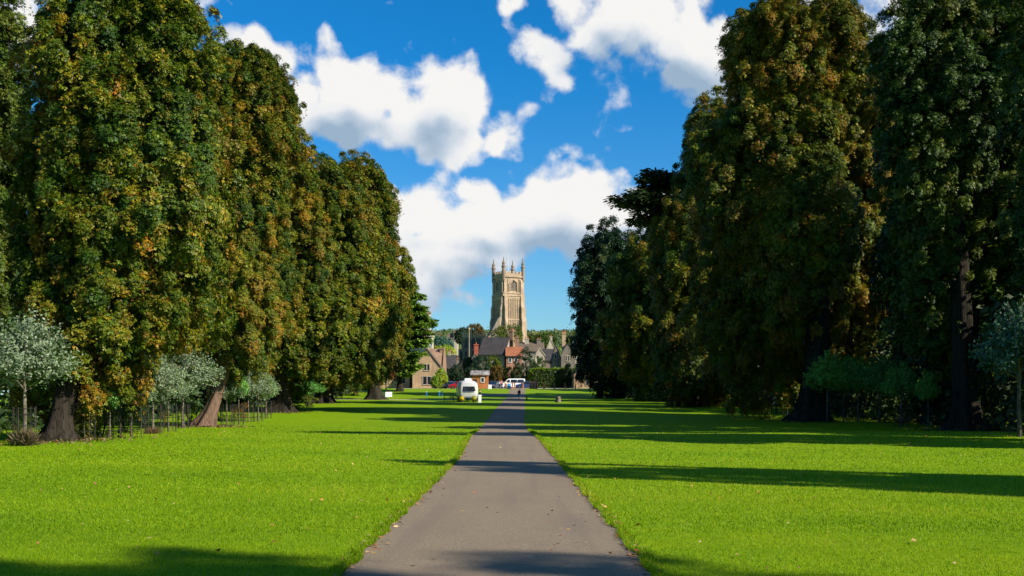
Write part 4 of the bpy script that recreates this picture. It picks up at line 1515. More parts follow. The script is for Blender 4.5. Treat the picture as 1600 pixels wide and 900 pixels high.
# clipped hedge
def hedge():
    rg = np.random.default_rng(77)
    Y0 = 222.0
    x0, x1 = wx(833, Y0), wx(892, Y0)
    g = gzs(0, Y0)
    n = 15000
    side = rg.integers(0, 3, n)
    x = rg.uniform(x0, x1, n)
    z = rg.uniform(0, 4.1, n)
    y = np.where(side == 0, rg.normal(0, .12, n), rg.uniform(0, 2.6, n))
    top = side > 0
    z = np.where(top, 4.1 + .25 * field3(np.stack([x, y, z], 1), 1.2, 4) + rg.normal(0, .08, n), z)
    pos = np.stack([x - (x0 + x1) / 2, y, z], 1)
    nr = np.where(top[:, None], np.array([0, 0, 1.0]), np.array([0, -1.0, .2])) + rg.normal(0, .5, (n, 3))
    col = np.where(top[:, None], np.array(PAL['lime'])[rg.integers(0, 3, n)], np.array(PAL['green'])[rg.integers(0, 3, n)] * .8)  # sunlit top and shaded front are put into the leaf colours
    V, F, Cc = rhombus(pos, nr, rg.normal(0, 1, (n, 3)), rg.uniform(.2, .4, n), col, rg, .6)
    root = thing('hedge', 'tall clipped hedge with a bright top behind the timber bollards', 'hedge', ((x0 + x1) / 2, Y0, g))
    me = np_mesh('foliage', V, F, Cc)
    me.materials.append(M['green_leaf'])
    link_mesh('foliage', me, None, root)
    MB().box(x0 - (x0 + x1) / 2 + .3, x1 - (x0 + x1) / 2 - .3, .3, 2.3, -.2, 3.8).build('twig_core', M['bark'], root)
hedge()

# wooded hill beyond the town
def hill_woods():
    rg = np.random.default_rng(88)
    n = 3400
    y = 395 + 850 * rg.uniform(0, 1, n) ** 1.15
    x = rg.uniform(-.20, .20, n) * y
    far_ = np.abs(y - 384) > 22
    x = np.where(y < 420, x + 40 * np.sign(x), x)
    h = rg.uniform(5, 11, n)
    per = 22
    ci = np.repeat(np.arange(n), per)
    d = norm_rows(rg.normal(0, 1, (n * per, 3)) + np.array([0, -.3, .5]))
    rr_ = rg.uniform(3.5, 6.5, n) * (.55 + .45 * np.clip(y / 700, 0, 1))
    pos = np.stack([x, y, gz(x, y) + h * .55], 1)[ci] + d * (rr_[ci] * rg.uniform(.6, 1, n * per))[:, None] * np.array([1, 1, .85])
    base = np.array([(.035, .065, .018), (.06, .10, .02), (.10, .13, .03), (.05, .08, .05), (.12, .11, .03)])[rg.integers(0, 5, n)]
    col = base[ci] * rg.uniform(.7, 1.3, (n * per, 1)) + np.array([.008, .014, .02])  # the blue added to every leaf colour stands for distance haze
    V, F, Cc = rhombus(pos, d + rg.normal(0, .35, d.shape), rg.normal(0, 1, d.shape), rg.uniform(1.3, 2.8, n * per) * np.repeat(.5 + .5 * np.clip(y / 800, 0, 1), per), col, rg, .7)
    me = np_mesh('hillside_woods', V, F, Cc)
    me.materials.append(M['green_leaf'])
    tag(link_mesh('hillside_woods', me), 'distant wooded hill beyond the town roofs', 'woodland', None, 'stuff')
hill_woods()
for i, (c, r_, w_, lab) in enumerate([(704, 530, 9, 'far pale house among trees on the hill, left of the church'), (712, 524, 6, 'smaller far house near the top of the wooded hill')]):
    Yh = 520
    x_ = wx(c, Yh)
    root = thing('hill_house', lab, 'house', (x_, Yh, gzs(x_, Yh)))
    k = Yh / FPX
    h_ = wz(r_, Yh) - gzs(x_, Yh)
    MB().prism([(0, -1), (0, h_), (4, h_ + 3), (8, h_), (8, -1)], 'x', -w_ * k / 2, w_ * k / 2).build('wall', M['pale_stone'], root)
    MB().prism([(-.4, h_ - .1), (-.4, h_ + .2), (4, h_ + 3.3), (4, h_ + 3.02)], 'x', -w_ * k / 2 - .3, w_ * k / 2 + .3).build('roof', M['stone_tile'], root)
    window(root, -w_ * k / 5, h_ - 2, 1.0, 1.4, 1)
    window(root, w_ * k / 5, h_ - 2, 1.0, 1.4, 1)

# ------------------------------------------------------------------ timber kiosk
Yk = 206.0
kx, kg = wx(750, Yk), gzs(0, Yk)
kio = thing('timber_kiosk', 'orange timber kiosk with a grey felt roof behind the silver trailer', 'kiosk', (kx, Yk, kg))
kw = 12.5 * Yk / FPX
kh = wz(586, Yk) - kg
MB().box(-kw, kw, 0, 3.0, -.2, kh).build('wall', M['orange_wood'], kio)
for i in range(9):
    z = .02 + i * kh / 9
    MB().box(-kw - .03, kw + .03, -.045, -.002, z, z + kh / 9 - .05).build('board', M['orange_wood'], kio)
MB().prism([(-.45, kh - .02), (-.45, kh + .14), (1.5, kh + .95), (1.5, kh + .78)], 'x', -kw - .3, kw + .3).build('roof', M['felt_roof'], kio)
MB().prism([(1.503, kh + .78), (1.503, kh + .95), (3.4, kh + .14), (3.4, kh - .02)], 'x', -kw - .3, kw + .3).build('roof', M['felt_roof'], kio)
window(kio, wx(754, Yk) - kx, 1.75, .55, .85, 1, -.045, 'white_paint')
door = MB().box(-kw + .25, -kw + 1.05, -.075, -.047, 0, 1.95).build('door', M['dark_wood'], kio)
MB().box(-kw + .95, -kw + .99, -.11, -.075, .95, 1.08).build('handle', M['wheel_metal'], door)

# ------------------------------------------------------------------ the silver trailer
Yt = 137.0
tx, tg = wx(732.5, Yt), gzs(wx(732.5, Yt), Yt)
material('brushed_aluminium', (.62, .61, .59), .36, .5, .2, .06, 2.0)
trl = thing('camper_trailer', 'rounded polished silver camper trailer parked on the grass beside the path', 'trailer', (tx, Yt, tg), R(7))
def trailer_shell():
    W, z0, z1, L = 1.30, .50, 2.90, 6.4
    n, mb = 40, MB()
    stations = [(0, .78, .74), (.05, .86, .84), (.18, .93, .92), (.50, .985, .98), (1.2, 1, 1), (3.2, 1, 1), (5.2, 1, 1), (5.75, .98, .975), (6.1, .92, .90), (6.3, .80, .76), (6.4, .62, .55)]
    vs, fs = [], []
    zc = (z0 + z1) / 2
    for (y, sw, sh) in stations:
        for k in range(n):
            a = 2 * math.pi * k / n
            ca, sa = math.cos(a), math.sin(a)
            p = .62 if sa > 0 else .35
            xx = W * sw * math.copysign(abs(ca) ** p, ca)
            zz_ = zc + (z1 - z0) / 2 * sh * math.copysign(abs(sa) ** p, sa)
            vs.append((xx, y, zz_))
    for i in range(len(stations) - 1):
        for k in range(n):
            k2 = (k + 1) % n
            fs.append((i * n + k, i * n + k2, (i + 1) * n + k2, (i + 1) * n + k))
    fs += [tuple(range(n)), tuple(range((len(stations) - 1) * n, len(stations) * n))]
    mb.add(vs, fs)
    return mb
trailer_shell().build('body', M['brushed_aluminium'], trl, True)
# wide wrap-round window: a shallow curved band standing just off the nose
def band(z_lo, z_hi, w, off, mat, name, thick=.05):
    m, vs, fs = 12, [], []
    for k in range(m + 1):
        u = -1 + 2 * k / m
        x = u * w
        y = -.03 - off + .20 * abs(u) ** 5
        vs += [(x, y, z_lo), (x, y + .03, z_hi), (x, y + thick, z_lo), (x, y + .03 + thick, z_hi)]
    for k in range(m):
        a, b = k * 4, k * 4 + 4
        fs += [(a, b, b + 1, a + 1), (a + 2, a + 3, b + 3, b + 2), (a, a + 2, b + 2, b), (a + 1, b + 1, b + 3, a + 3)]
    return MB().add(vs, fs).build(name, M[mat], trl)
band(1.46, 2.10, 1.06, .05, 'window_glass', 'window')
band(1.34, 1.40, 1.14, .04, 'wheel_metal', 'window_frame')
band(.62, .72, 1.10, .08, 'wheel_metal', 'bumper')
for x in (-.22, 0, .22):
    MB().box(x - .05, x + .05, .07, .16, 2.36, 2.42).build('marker_light', M['dark_trim'], trl)
for x in (-.98, .98):
    MB().box(x - .09, x + .09, .18, .33, .85, 1.15).build('tail_light', M['maroon_wood'], trl)
MB().prism([(-.5, 2.84), (-.42, 3.20), (.42, 3.20), (.5, 2.84)], 'y', 1.0, 2.2).build('air_conditioner', M['white_paint'], trl)
MB().box(-.22, .22, 3.5, 4.1, 2.84, 3.08).build('roof_vent', M['white_paint'], trl)
for sx in (-1, 1):
    for y in (2.9, 3.75):
        w_ = MB().tube([(sx * 1.0, y, .36), (sx * 1.24, y, .36)], [.36, .36], 18).build('wheel', M['rubber'], trl)
        MB().tube([(sx * 1.22, y, .36), (sx * 1.26, y, .36)], [.2, .18], 12).build('rim', M['wheel_metal'], w_)
    MB().prism([(2.4, .45), (2.45, .72), (2.8, .88), (3.85, .88), (4.2, .72), (4.25, .45)], 'x', sx * 1.22 - .02, sx * 1.22 + .08).build('wheel_arch', M['wheel_metal'], trl)
    for y in (1.2, 4.9):
        MB().box(sx * 1.29 - .03, sx * 1.29 + .03, y, y + .9, 1.5, 2.1).build('window', M['window_glass'], trl)
MB().box(1.26, 1.33, 2.3, 3.2, 1.15, 2.3).build('serving_hatch', M['white_paint'], trl)
MB().box(-.06, .06, 6.3, 7.6, .45, .58).build('tow_bar', M['dark_trim'], trl)
for x in (-.7, .7):
    MB().box(x - .04, x + .04, .6, .68, 0, .6).build('stabiliser_leg', M['dark_trim'], trl)

# ------------------------------------------------------------------ picnic tables
def picnic_proto():
    root = thing('picnic_table', 'x', 'picnic table', (0, 0, 0))
    for i in range(4):
        MB().box(-.9, .9, -.36 + i * .185, -.36 + i * .185 + .165, .72, .76).build('plank', M['dark_wood'], root)
    for sy in (-1, 1):
        MB().box(-.9, .9, sy * .72 - .13, sy * .72 + .13, .43, .47).build('bench', M['dark_wood'], root)
    for sx in (-1, 1):
        x = sx * .65
        MB().box(x - .03, x + .03, -.8, .8, .37, .43).build('crossbar', M['dark_wood'], root)
        for sy in (-1, 1):
            MB().prism([(sy * .62, 0), (sy * .72, 0), (sy * .36, .72), (sy * .26, .72)], 'x', x - .075, x - .035).build('leg', M['dark_wood'], root)
    index_kids(root)
    return root
pic = picnic_proto()
def at_row(o, col, row, rz=0.0, dy=0.0):
    Y = ray_y(row)
    x = wx(col, Y)
    o.location = (x, Y + dy, gzs(x, Y + dy))
    o.rotation_euler = (0, 0, rz)
    return o
GP = 'picnic tables around the silver trailer'
pics = [(702, 626.5, .1, 'dark picnic table standing alone left of the silver trailer'), (723, 628, -.1, 'dark picnic table in front of the silver trailer'), (739, 628, .15, 'second dark picnic table in front of the trailer, nearer the white board'),
        (712, 624.5, .4, 'dark picnic table close to the left side of the trailer')]
for i, (c, r_, rz, lab) in enumerate(pics):
    o = pic if i == 0 else copy_tree(pic)
    at_row(o, c, r_, rz)
    tag(o, lab, None, GP)
# yellow flower tubs
def tub_proto():
    root = thing('flower_tub', 'x', 'flower tub', (0, 0, 0))
    MB().lathe([(.20, 0), (.26, .30), (.29, .33)], 14).build('tub', M['dark_wood'], root)
    rg = np.random.default_rng(5)
    n = 900
    d = norm_rows(rg.normal(0, 1, (n, 3)) + np.array([0, 0, .5]))
    pos = d * .46 * rg.uniform(.5, 1, (n, 1)) + np.array([0, 0, .62])
    col = np.array([(.62, .50, .02), (.16, .24, .02), (.45, .42, .02)])[rg.choice([0, 0, 0, 1, 2], n)]
    V, F, Cc = rhombus(pos, d, rg.normal(0, 1, (n, 3)), rg.uniform(.08, .15, n), col, rg, .7)
    me = np_mesh('flowers', V, F, Cc)
    me.materials.append(M['green_leaf'])
    link_mesh('flowers', me, None, root)
    index_kids(root)
    return root
tub = tub_proto()
for i, (c, lab) in enumerate(((721.5, 'tub of yellow flowers at the left corner of the trailer front'), (740.5, 'tub of yellow flowers at the right corner of the trailer front'))):
    o = tub if i == 0 else copy_tree(tub)
    o.location = (wx(c, 136), 135.9, gzs(0, 135.9))
    o.scale = (.85, .85, .8)
    tag(o, lab, None, 'flower tubs before the trailer')

# boards, bollards, planter, bench, bin
def sign_board(label, col, row, w, h, panel, name='sandwich_board', Y=None):
    Y = Y or ray_y(row)
    x = wx(col, Y)
    root = thing(name, label, 'sign', (x, Y, gzs(x, Y)))
    MB().prism([(-.02, 0), (.03, 0), (.16, h), (.11, h)], 'x', -w / 2, w / 2).build('frame', M['white_paint'], root)
    MB().prism([(.30, 0), (.35, 0), (.18, h), (.165, h)], 'x', -w / 2, w / 2).build('rear_frame', M['white_paint'], root)
    a, b = .12 * h, .90 * h
    q = lambda z: -.02 + .13 * z / h
    MB().prism([(q(a) - .012, a), (q(a) - .003, a), (q(b) - .003, b), (q(b) - .012, b)], 'x', -w * .38, w * .38).build('poster', M[panel], root)
    return root
sign_board('plain white board standing on the grass at the right side of the trailer', 749.6, 628, .42, 1.02, 'white_paint', Y=134.5)
sign_board('white sandwich board next to the timber kiosk', 765.5, 608, .72, .85, 'planter_white', Y=201.5)
sign_board('white framed sandwich board with a sky blue poster at the car park edge', 795.2, 608, .78, 1.15, 'poster_blue', Y=201)

def bollard_proto():
    root = thing('timber_bollard', 'x', 'bollard', (0, 0, 0))
    MB().box(-.13, .13, -.13, .13, -.2, 1.18).build('post', M['bollard_wood'], root)
    MB().prism([(-.13, 1.18), (.13, 1.18), (.0, 1.30)], 'y', -.13, .13).build('cap', M['bollard_wood'], root)
    index_kids(root)
    return root
bol = bollard_proto()
GB = 'timber bollards along the car park edge'
for i, (c, lab) in enumerate([(800.5, 'timber bollard just right of the blue poster board'), (804, 'timber bollard in front of the white van'), (817.5, 'timber bollard in front of the dark blue car'), (850, 'timber bollard at the left end of the hedge, right of the dark bin store'),
                              (866.3, 'timber bollard in front of the middle of the hedge'), (883, 'shaded timber bollard near the right end of the hedge'), (899, 'timber bollard below the orange cottage')]):
    o = bol if i == 0 else copy_tree(bol)
    o.location = (wx(c, 200.5), 200.5, gzs(0, 200.5))
    tag(o, lab, None, GB)

def peg_proto():
    root = thing('blue_post', 'x', 'post', (0, 0, 0))
    MB().box(-.10, .10, -.10, .10, -.1, .78).build('post', M['blue_paint'], root)
    MB().box(-.12, .12, -.12, .12, .78, .84).build('cap', M['white_paint'], root)
    index_kids(root)
    return root
peg = peg_proto()
for i, (c, r_, lab) in enumerate(((666.5, 620, 'short blue post alone on the lawn below the cottage'), (686.5, 619.5, 'short blue post left of the trailer, first of a close pair'), (690.8, 619, 'short blue post left of the trailer, second of a close pair'))):
    o = peg if i == 0 else copy_tree(peg)
    at_row(o, c, r_)
    tag(o, lab, None, 'blue posts on the left lawn')

Yp = 171.0
px_ = wx(603.5, Yp)
pl = thing('box_planter', 'big square white planter set cornerwise on the far left lawn', 'planter', (px_, Yp, gzs(px_, Yp)), R(45))
MB().box(-.68, .68, -.68, .68, -.05, .78).build('box', M['planter_white'], pl)
MB().box(-.60, .60, -.60, .60, .78, .80).build('earth', M['soil'], pl)
build_tree('young_tree', 'slim tree growing out of the square white planter', 'tree', px_, Yp, [(gzs(px_, Yp) + z, px_ - w, px_ + w) for z, w in ((2.3, .6), (3.4, 1.2), (4.6, 1.0), (5.6, .3))],
           SP(40, 30, .5, .3, 'rust', warm=.5, bough=1.2), .10, 4.2, seed=5, limbs=3)

Yb = 160.5
bx = wx(527, Yb)
bn = thing('park_bench', 'dark red slatted park bench beside the gravel walk on the left', 'bench', (bx, Yb, gzs(bx, Yb)), R(-12))
for i in range(3):
    MB().box(-.9, .9, -.02 - i * .15 - .12, -.02 - i * .15, .43, .47).build('slat', M['maroon_wood'], bn)
for i in range(3):
    MB().box(-.9, .9, .03 + i * .02, .06 + i * .02, .55 + i * .14, .65 + i * .14).build('slat', M['maroon_wood'], bn)
for sx in (-1, 1):
    for y0, h_ in ((-.45, .43), (.02, .95)):
        MB().box(sx * .82 - .035, sx * .82 + .035, y0, y0 + .07, 0, h_).build('leg', M['maroon_wood'], bn)
    MB().box(sx * .82 - .03, sx * .82 + .03, -.45, .02, .62, .66).build('armrest', M['maroon_wood'], bn)

Yw = ray_y(626)
root = thing('marker_post', 'short dark post with a pale cap at the right edge of the path', 'post', (wx(823, Yw), Yw, gzs(2, Yw)))
MB().box(-.09, .09, -.09, .09, -.1, .62).build('post', M['dark_wood'], root)
MB().box(-.16, .16, -.12, .12, .62, .70).build('cap', M['window_stone'], root)
Yw = ray_y(629)
root = thing('tree_stump', 'grey weathered tree stump standing on the shaded right lawn', 'stump', (wx(872, Yw), Yw, gzs(6, Yw)))
rs = random.Random(3)
MB().tube([(0, 0, -.1), (0, 0, .15), (.03, 0, .5), (.02, .02, .78)], [.44, .36, .30, .26], 14, True, lambda i, a: 1 + .12 * math.sin(a * 4 + i) + .05 * math.sin(a * 9)).build('trunk', M['sapling_bark'], root, True)
MB().tube([(.2, 0, .4), (.34, .02, .7), (.36, .05, .95)], [.10, .08, .05], 7).build('broken_limb', M['bark'], root, True)

root = thing('bin_store', 'dark timber bin store with two bins beside the parked blue car', 'bin store', (wx(834, 203), 203, gzs(0, 203)))
for i in range(2):
    x = -.42 + i * .62
    b_ = MB().prism([(x - .22, .10), (x + .22, .10), (x + .28, 1.08), (x - .28, 1.08)], 'y', -.28, .28).build('bin', M['black_paint'], root)
    MB().prism([(-.32, 1.085), (.30, 1.085), (.30, 1.16), (-.26, 1.20)], 'x', x - .30, x + .30).build('lid', M['black_paint'], b_)
MB().box(-.8, .65, .35, .42, 0, 1.45).build('back_panel', M['dark_wood'], root)
for x in (-.84, .66):
    MB().box(x - .04, x + .04, -.35, .42, 0, 1.4).build('side_panel', M['dark_wood'], root)

# ------------------------------------------------------------------ vehicles
def car(label, cat, name, col, Y, L, H, paint, profile, glass, rz=0.0, W=1.75, wheel_r=.32, group='vehicles in the car park'):
    """profile and glass: side outlines with x 0..1 along the length and z in metres"""
    x = wx(col, Y)
    root = thing(name, label, cat, (x, Y, gzs(x, Y)), rz, group)
    pts = [((u - .5) * L, z) for u, z in profile]
    # three slices: the sides tumble home, so the roof is narrower than the sills
    mb = MB()
    n = len(pts)
    vs = []
    for yy, k in ((-W / 2, 1), (W / 2, 1)):
        for (px__, pz) in pts:
            inset = max(0, pz - H * .55) * .28
            vs.append((px__, yy - math.copysign(inset, yy), pz))
    mb.add(vs, [tuple(range(n)), tuple(range(2 * n - 1, n - 1, -1))] + [(i, (i + 1) % n, (i + 1) % n + n, i + n) for i in range(n)])
    mb.build('body', M[paint], root)
    for poly in glass:
        for s_y in (-1, 1):
            vs = []
            for off in (0, .02):
                for (u, z) in poly:
                    inset = max(0, z - H * .55) * .28
                    vs.append(((u - .5) * L, s_y * (W / 2 - inset + .004 + off), z))
            m_ = len(poly)
            MB().add(vs, [tuple(range(m_)), tuple(range(2 * m_ - 1, m_ - 1, -1))] + [(i, (i + 1) % m_, (i + 1) % m_ + m_, i + m_) for i in range(m_)]).build('window', M['window_glass'], root)
    for u in (.19, .80):
        for s_y in (-1, 1):
            yy = s_y * (W / 2 - .08)
            w_ = MB().tube([((u - .5) * L, yy - .11, wheel_r), ((u - .5) * L, yy + .11, wheel_r)], [wheel_r, wheel_r], 16).build('wheel', M['rubber'], root)
            MB().tube([((u - .5) * L, yy + s_y * .10, wheel_r), ((u - .5) * L, yy + s_y * .125, wheel_r)], [wheel_r * .6, wheel_r * .55], 10).build('rim', M['wheel_metal'], w_)
    for s_y in (-1, 1):
        MB().box(-L / 2 - .02, -L / 2 + .12, s_y * W * .36 - .15, s_y * W * .36 + .15, .62, .76).build('headlight', M['white_paint'], root)
        MB().box(L / 2 - .10, L / 2 + .02, s_y * W * .38 - .12, s_y * W * .38 + .12, .7, .92).build('tail_light', M['maroon_wood'], root)
    return root


HATCH = [(0, .35), (0, .72), (.04, .82), (.24, .98), (.38, 1.42), (.5, 1.5), (.78, 1.48), (.93, 1.15), (1.0, .95), (1.0, .35), (.9, .22), (.1, .22)]
HG = [[(.29, .98), (.39, 1.36), (.55, 1.40), (.55, .97)], [(.57, .97), (.57, 1.40), (.76, 1.38), (.87, 1.05)]]
VAN = [(0, .4), (.0, 1.0), (.05, 1.15), (.13, 1.25), (.25, 1.92), (.32, 2.05), (.98, 2.05), (1.0, 1.9), (1.0, .4), (.92, .28), (.08, .28)]
VG = [[(.19, 1.27), (.27, 1.82), (.36, 1.85), (.36, 1.25)], [(.40, 1.25), (.40, 1.85), (.66, 1.85), (.66, 1.25)], [(.69, 1.25), (.69, 1.85), (.94, 1.85), (.94, 1.25)]]
car_paint('dark_blue_paint', (.025, .045, .12))
car_paint('navy_paint', (.012, .02, .05))
car_paint('red_paint', (.42, .015, .02))
car_paint('silver_paint', (.45, .47, .5))
car_paint('van_white', (.82, .83, .85))
car('white passenger van parked in front of the large dark green tree', 'van', 'parked_van', 802, 216, 5.0, 2.05, 'van_white', VAN, VG, 0, 1.95, .34)
car('dark blue hatchback parked broadside in front of the white van', 'car', 'parked_car', 822, 208.5, 4.3, 1.5, 'dark_blue_paint', HATCH, HG, 0)
car('navy car nose on behind the people near the timber kiosk', 'car', 'parked_car', 772, 212, 4.2, 1.5, 'navy_paint', HATCH, HG, R(70))
car('second navy car whose nose shows just left of the white van', 'car', 'parked_car', 782, 219, 4.2, 1.55, 'dark_blue_paint', HATCH, HG, R(8))
car('red hatchback parked behind the silver trailer', 'car', 'parked_car', 718, 208, 4.1, 1.45, 'red_paint', HATCH, HG, R(-6))
car('dark car with a silver roof left of the red hatchback', 'car', 'parked_car', 706, 210, 4.0, 1.6, 'navy_paint', HATCH, HG, R(58))
car('silver car end on beside the vine at the cottage corner', 'car', 'parked_car', 701.5, 217, 4.0, 1.75, 'silver_paint', HATCH, HG, R(84))


# ------------------------------------------------------------------ people
def skin_mesh(name, verts, edges, radii, mat, parent, root_i=0, sub=2):
    me = bpy.data.meshes.new(name)
    me.from_pydata([tuple(v) for v in verts], edges, [])
    me.materials.append(mat)
    o = bpy.data.objects.new(name, me)
    C.objects.link(o)
    o.parent = parent
    md = o.modifiers.new('skin', 'SKIN')
    md.use_smooth_shade = True
    sv = me.skin_vertices[0].data
    for i, r_ in enumerate(radii):
        sv[i].radius = (r_, r_) if not hasattr(r_, '__len__') else r_
        sv[i].use_root = (i == root_i)
    sb = o.modifiers.new('sub', 'SUBSURF')
    sb.levels = sb.render_levels = sub
    return o


material('skin_tone', (.50, .30, .21), .6, .3, 0, .05)
def cloth_mat(name, c):
    return material(name, c, .85, .1, 0, .15, 12)


def person(label, col, Y, h, face, top, legs, hair, stride=.18, lean=0.0, arm=(.10, -.12), top_sleeve=True):
    x = wx(col, Y)
    root = thing('person', label, 'person', (x, Y, gzs(x, Y)), face)
    k = h / 1.72
    P = {}
    def pt(n, x_, y_, z_):
        P[n] = (x_ * k, (y_ - lean * max(0, z_ - .9)) * k, z_ * k)
    pt('pel', 0, 0, .95); pt('wst', 0, 0, 1.10); pt('chs', 0, 0, 1.32); pt('nek', 0, -.01, 1.46); pt('hd0', 0, -.02, 1.54); pt('hd1', 0, -.03, 1.64)
    for s_, sd in ((-1, 'l'), (1, 'r')):
        f = s_ * stride
        pt('hip' + sd, s_ * .10, 0, .90); pt('kne' + sd, s_ * .10, -f * .55 - .03, .50); pt('ank' + sd, s_ * .10, -f + .02, .09); pt('toe' + sd, s_ * .11, -f - .13, .04)
        pt('shd' + sd, s_ * .19, 0, 1.40); pt('elb' + sd, s_ * .24, arm[0] * s_ * .6 + .03, 1.13); pt('wri' + sd, s_ * .23, arm[1] * s_ - .10, .90); pt('hnd' + sd, s_ * .225, arm[1] * s_ - .14, .82)
    order = list(P)
    idx = {n: i for i, n in enumerate(order)}
    E = [('pel', 'wst'), ('wst', 'chs'), ('chs', 'nek'), ('nek', 'hd0'), ('hd0', 'hd1')]
    for sd in 'lr':
        E += [('pel', 'hip' + sd), ('hip' + sd, 'kne' + sd), ('kne' + sd, 'ank' + sd), ('ank' + sd, 'toe' + sd), ('chs', 'shd' + sd), ('shd' + sd, 'elb' + sd), ('elb' + sd, 'wri' + sd), ('wri' + sd, 'hnd' + sd)]
    rad = {'pel': .125, 'wst': .115, 'chs': .135, 'nek': .055, 'hd0': .085, 'hd1': .095, 'hip': .085, 'kne': .058, 'ank': .042, 'toe': .038, 'shd': .058, 'elb': .042, 'wri': .030, 'hnd': .035}
    def rr(n, grow=0):
        return (rad[n] if n in rad else rad[n[:3]]) * k + grow
    skin_mesh('body', [P[n] for n in order], [(idx[a], idx[b]) for a, b in E], [rr(n) for n in order], M['skin_tone'], root)
    def part(name, names, mat, grow):
        ii = {n: i for i, n in enumerate(names)}
        ee = [(ii[a], ii[b]) for a, b in E if a in ii and b in ii]
        skin_mesh(name, [P[n] for n in names], ee, [rr(n, grow) for n in names], mat, root)
    part('trousers', ['pel', 'hipl', 'knel', 'ankl', 'hipr', 'kner', 'ankr'], legs, .018)
    part('jacket', ['wst', 'pel', 'chs', 'shdl', 'elbl', 'wril', 'shdr', 'elbr', 'wrir'] if top_sleeve else ['wst', 'pel', 'chs', 'shdl', 'elbl', 'shdr', 'elbr'], top, .026)
    hx_, hy_, hz_ = P['hd1']
    bm = bmesh.new()
    bmesh.ops.create_uvsphere(bm, u_segments=14, v_segments=10, radius=.118 * k)
    for v in bm.verts:
        v.co.z *= 1.05
        if v.co.y < -.05 * k and v.co.z < .05 * k:
            v.co.y = -.05 * k
        v.co += Vector((hx_, hy_ + .018 * k, hz_ + .015 * k))
    me = bpy.data.meshes.new('hair')
    bm.to_mesh(me)
    bm.free()
    link_mesh('hair', me, M[hair], root)
    for sd in 'lr':
        a, b = P['ank' + sd], P['toe' + sd]
        MB().tube([(a[0], a[1] + .05 * k, .045 * k), ((a[0] + b[0]) / 2, (a[1] + b[1]) / 2, .055 * k), (b[0], b[1] - .03, .035 * k)], [.05 * k, .055 * k, .035 * k], 8).build('shoe', M['black_paint'], root, True)
    nb = MB().prism([(-.012 * k, 0), (.012 * k, 0), (0, .045 * k)], 'y', -.025 * k, .01 * k)
    nb.v = [(a + hx_, b + hy_ - .088 * k, c + hz_ - .03 * k) for a, b, c in nb.v]
    nb.build('nose', M['skin_tone'], root)
    return root


material('grey_hair', (.45, .42, .38), .8, .1)
material('brown_hair', (.06, .035, .02), .8, .1)
material('blond_hair', (.40, .26, .12), .8, .1)
person('person in dark top and blue jeans walking at the far end of the path', 811, 161, 1.50, R(15), cloth_mat('black_cloth', (.02, .022, .03)), cloth_mat('denim', (.05, .14, .30)), 'grey_hair', .30, .25)
person('person in a pink top standing between the kiosk and the white van', 784, 204.5, 1.68, R(190), cloth_mat('pink_cloth', (.55, .16, .20)), cloth_mat('dark_cloth', (.03, .03, .04)), 'blond_hair', .1)
person('person in a white shirt standing just left of the person in pink', 780.2, 205.5, 1.60, R(150), cloth_mat('white_cloth', (.75, .74, .72)), M['dark_cloth'], 'brown_hair', .1)
person('person in a cream top beside the blue poster board', 790.5, 203.0, 1.62, R(200), cloth_mat('cream_cloth', (.62, .48, .28)), cloth_mat('rust_cloth', (.38, .09, .04)), 'brown_hair', .12)
person('person in dark clothes standing at the serving side of the trailer', 750, 138.2, 1.66, R(80), M['black_cloth'], M['dark_cloth'], 'brown_hair', .05)

# ------------------------------------------------------------------ staked saplings with wire guards
def sapling_proto(seed, pal, stem_h, crown_w, crown_h, n, per, leaf, mat, warm=.45):
    root = thing('young_tree', 'x', 'young tree', (0, 0, 0))
    z0 = gzs(0, 0)
    MB().tube([(0, 0, -.2), (0, 0, 0), (.02, 0, stem_h * .5), (0, .01, stem_h), (0, 0, stem_h + crown_h * .7)], [.07, .06, .05, .042, .012], 8).build('trunk', M['sapling_bark'], root, True)
    rg = np.random.default_rng(seed)
    # upright wands fanning from the fork, leaves along each wand
    V_, F_, C_, o = [], [], [], 0
    P_ = np.array(PAL[pal])
    for i in range(n):
        a, t = rg.uniform(0, 6.283), rg.uniform(0, 1) ** .55
        base = np.array([0, 0, stem_h + rg.uniform(-.1, .45) * crown_h])
        tip_z = stem_h + crown_h * (1 - .72 * t ** 1.7) * rg.uniform(.55, 1.0)
        if t > .7 and rg.uniform() < .4:
            tip_z = stem_h + crown_h * rg.uniform(.05, .4)
        tip = np.array([math.cos(a) * crown_w * t, math.sin(a) * crown_w * t, tip_z])
        mid = (base + tip) / 2 + np.array([math.cos(a), math.sin(a), -.3]) * crown_w * .22 * t
        if i % 5 == 0:
            MB().tube([tuple(base), tuple(mid), tuple(tip)], [.02, .013, .004], 4).build('twig', M['sapling_bark'], root)
        u = rg.uniform(.25, 1.03, per)[:, None]
        pos = (1 - u) ** 2 * base + 2 * u * (1 - u) * mid + u * u * tip + rg.normal(0, .055, (per, 3))
        d = norm_rows((tip - mid)[None] + rg.normal(0, .5, (per, 3)) * np.linalg.norm(tip - mid))
        nr = norm_rows(rg.normal(0, .8, (per, 3)) + np.array([math.cos(a) * .6, math.sin(a) * .6, .4]))
        w = np.clip(warm + rg.normal(0, .22, per), 0, .999) * 4
        i0 = np.minimum(w.astype(int), 3)
        col = P_[i0] * rg.uniform(.75, 1.3, (per, 1))
        v, f, c = rhombus(pos, nr, d, leaf * rg.uniform(.7, 1.25, per), col, rg, .62)
        V_.append(v); F_.append(f + o); C_.append(c)
        o += len(v)
    me = np_mesh('crown', np.concatenate(V_), np.concatenate(F_), np.concatenate(C_))
    me.materials.append(M[mat])
    link_mesh('crown', me, None, root)
    index_kids(root)
    return root


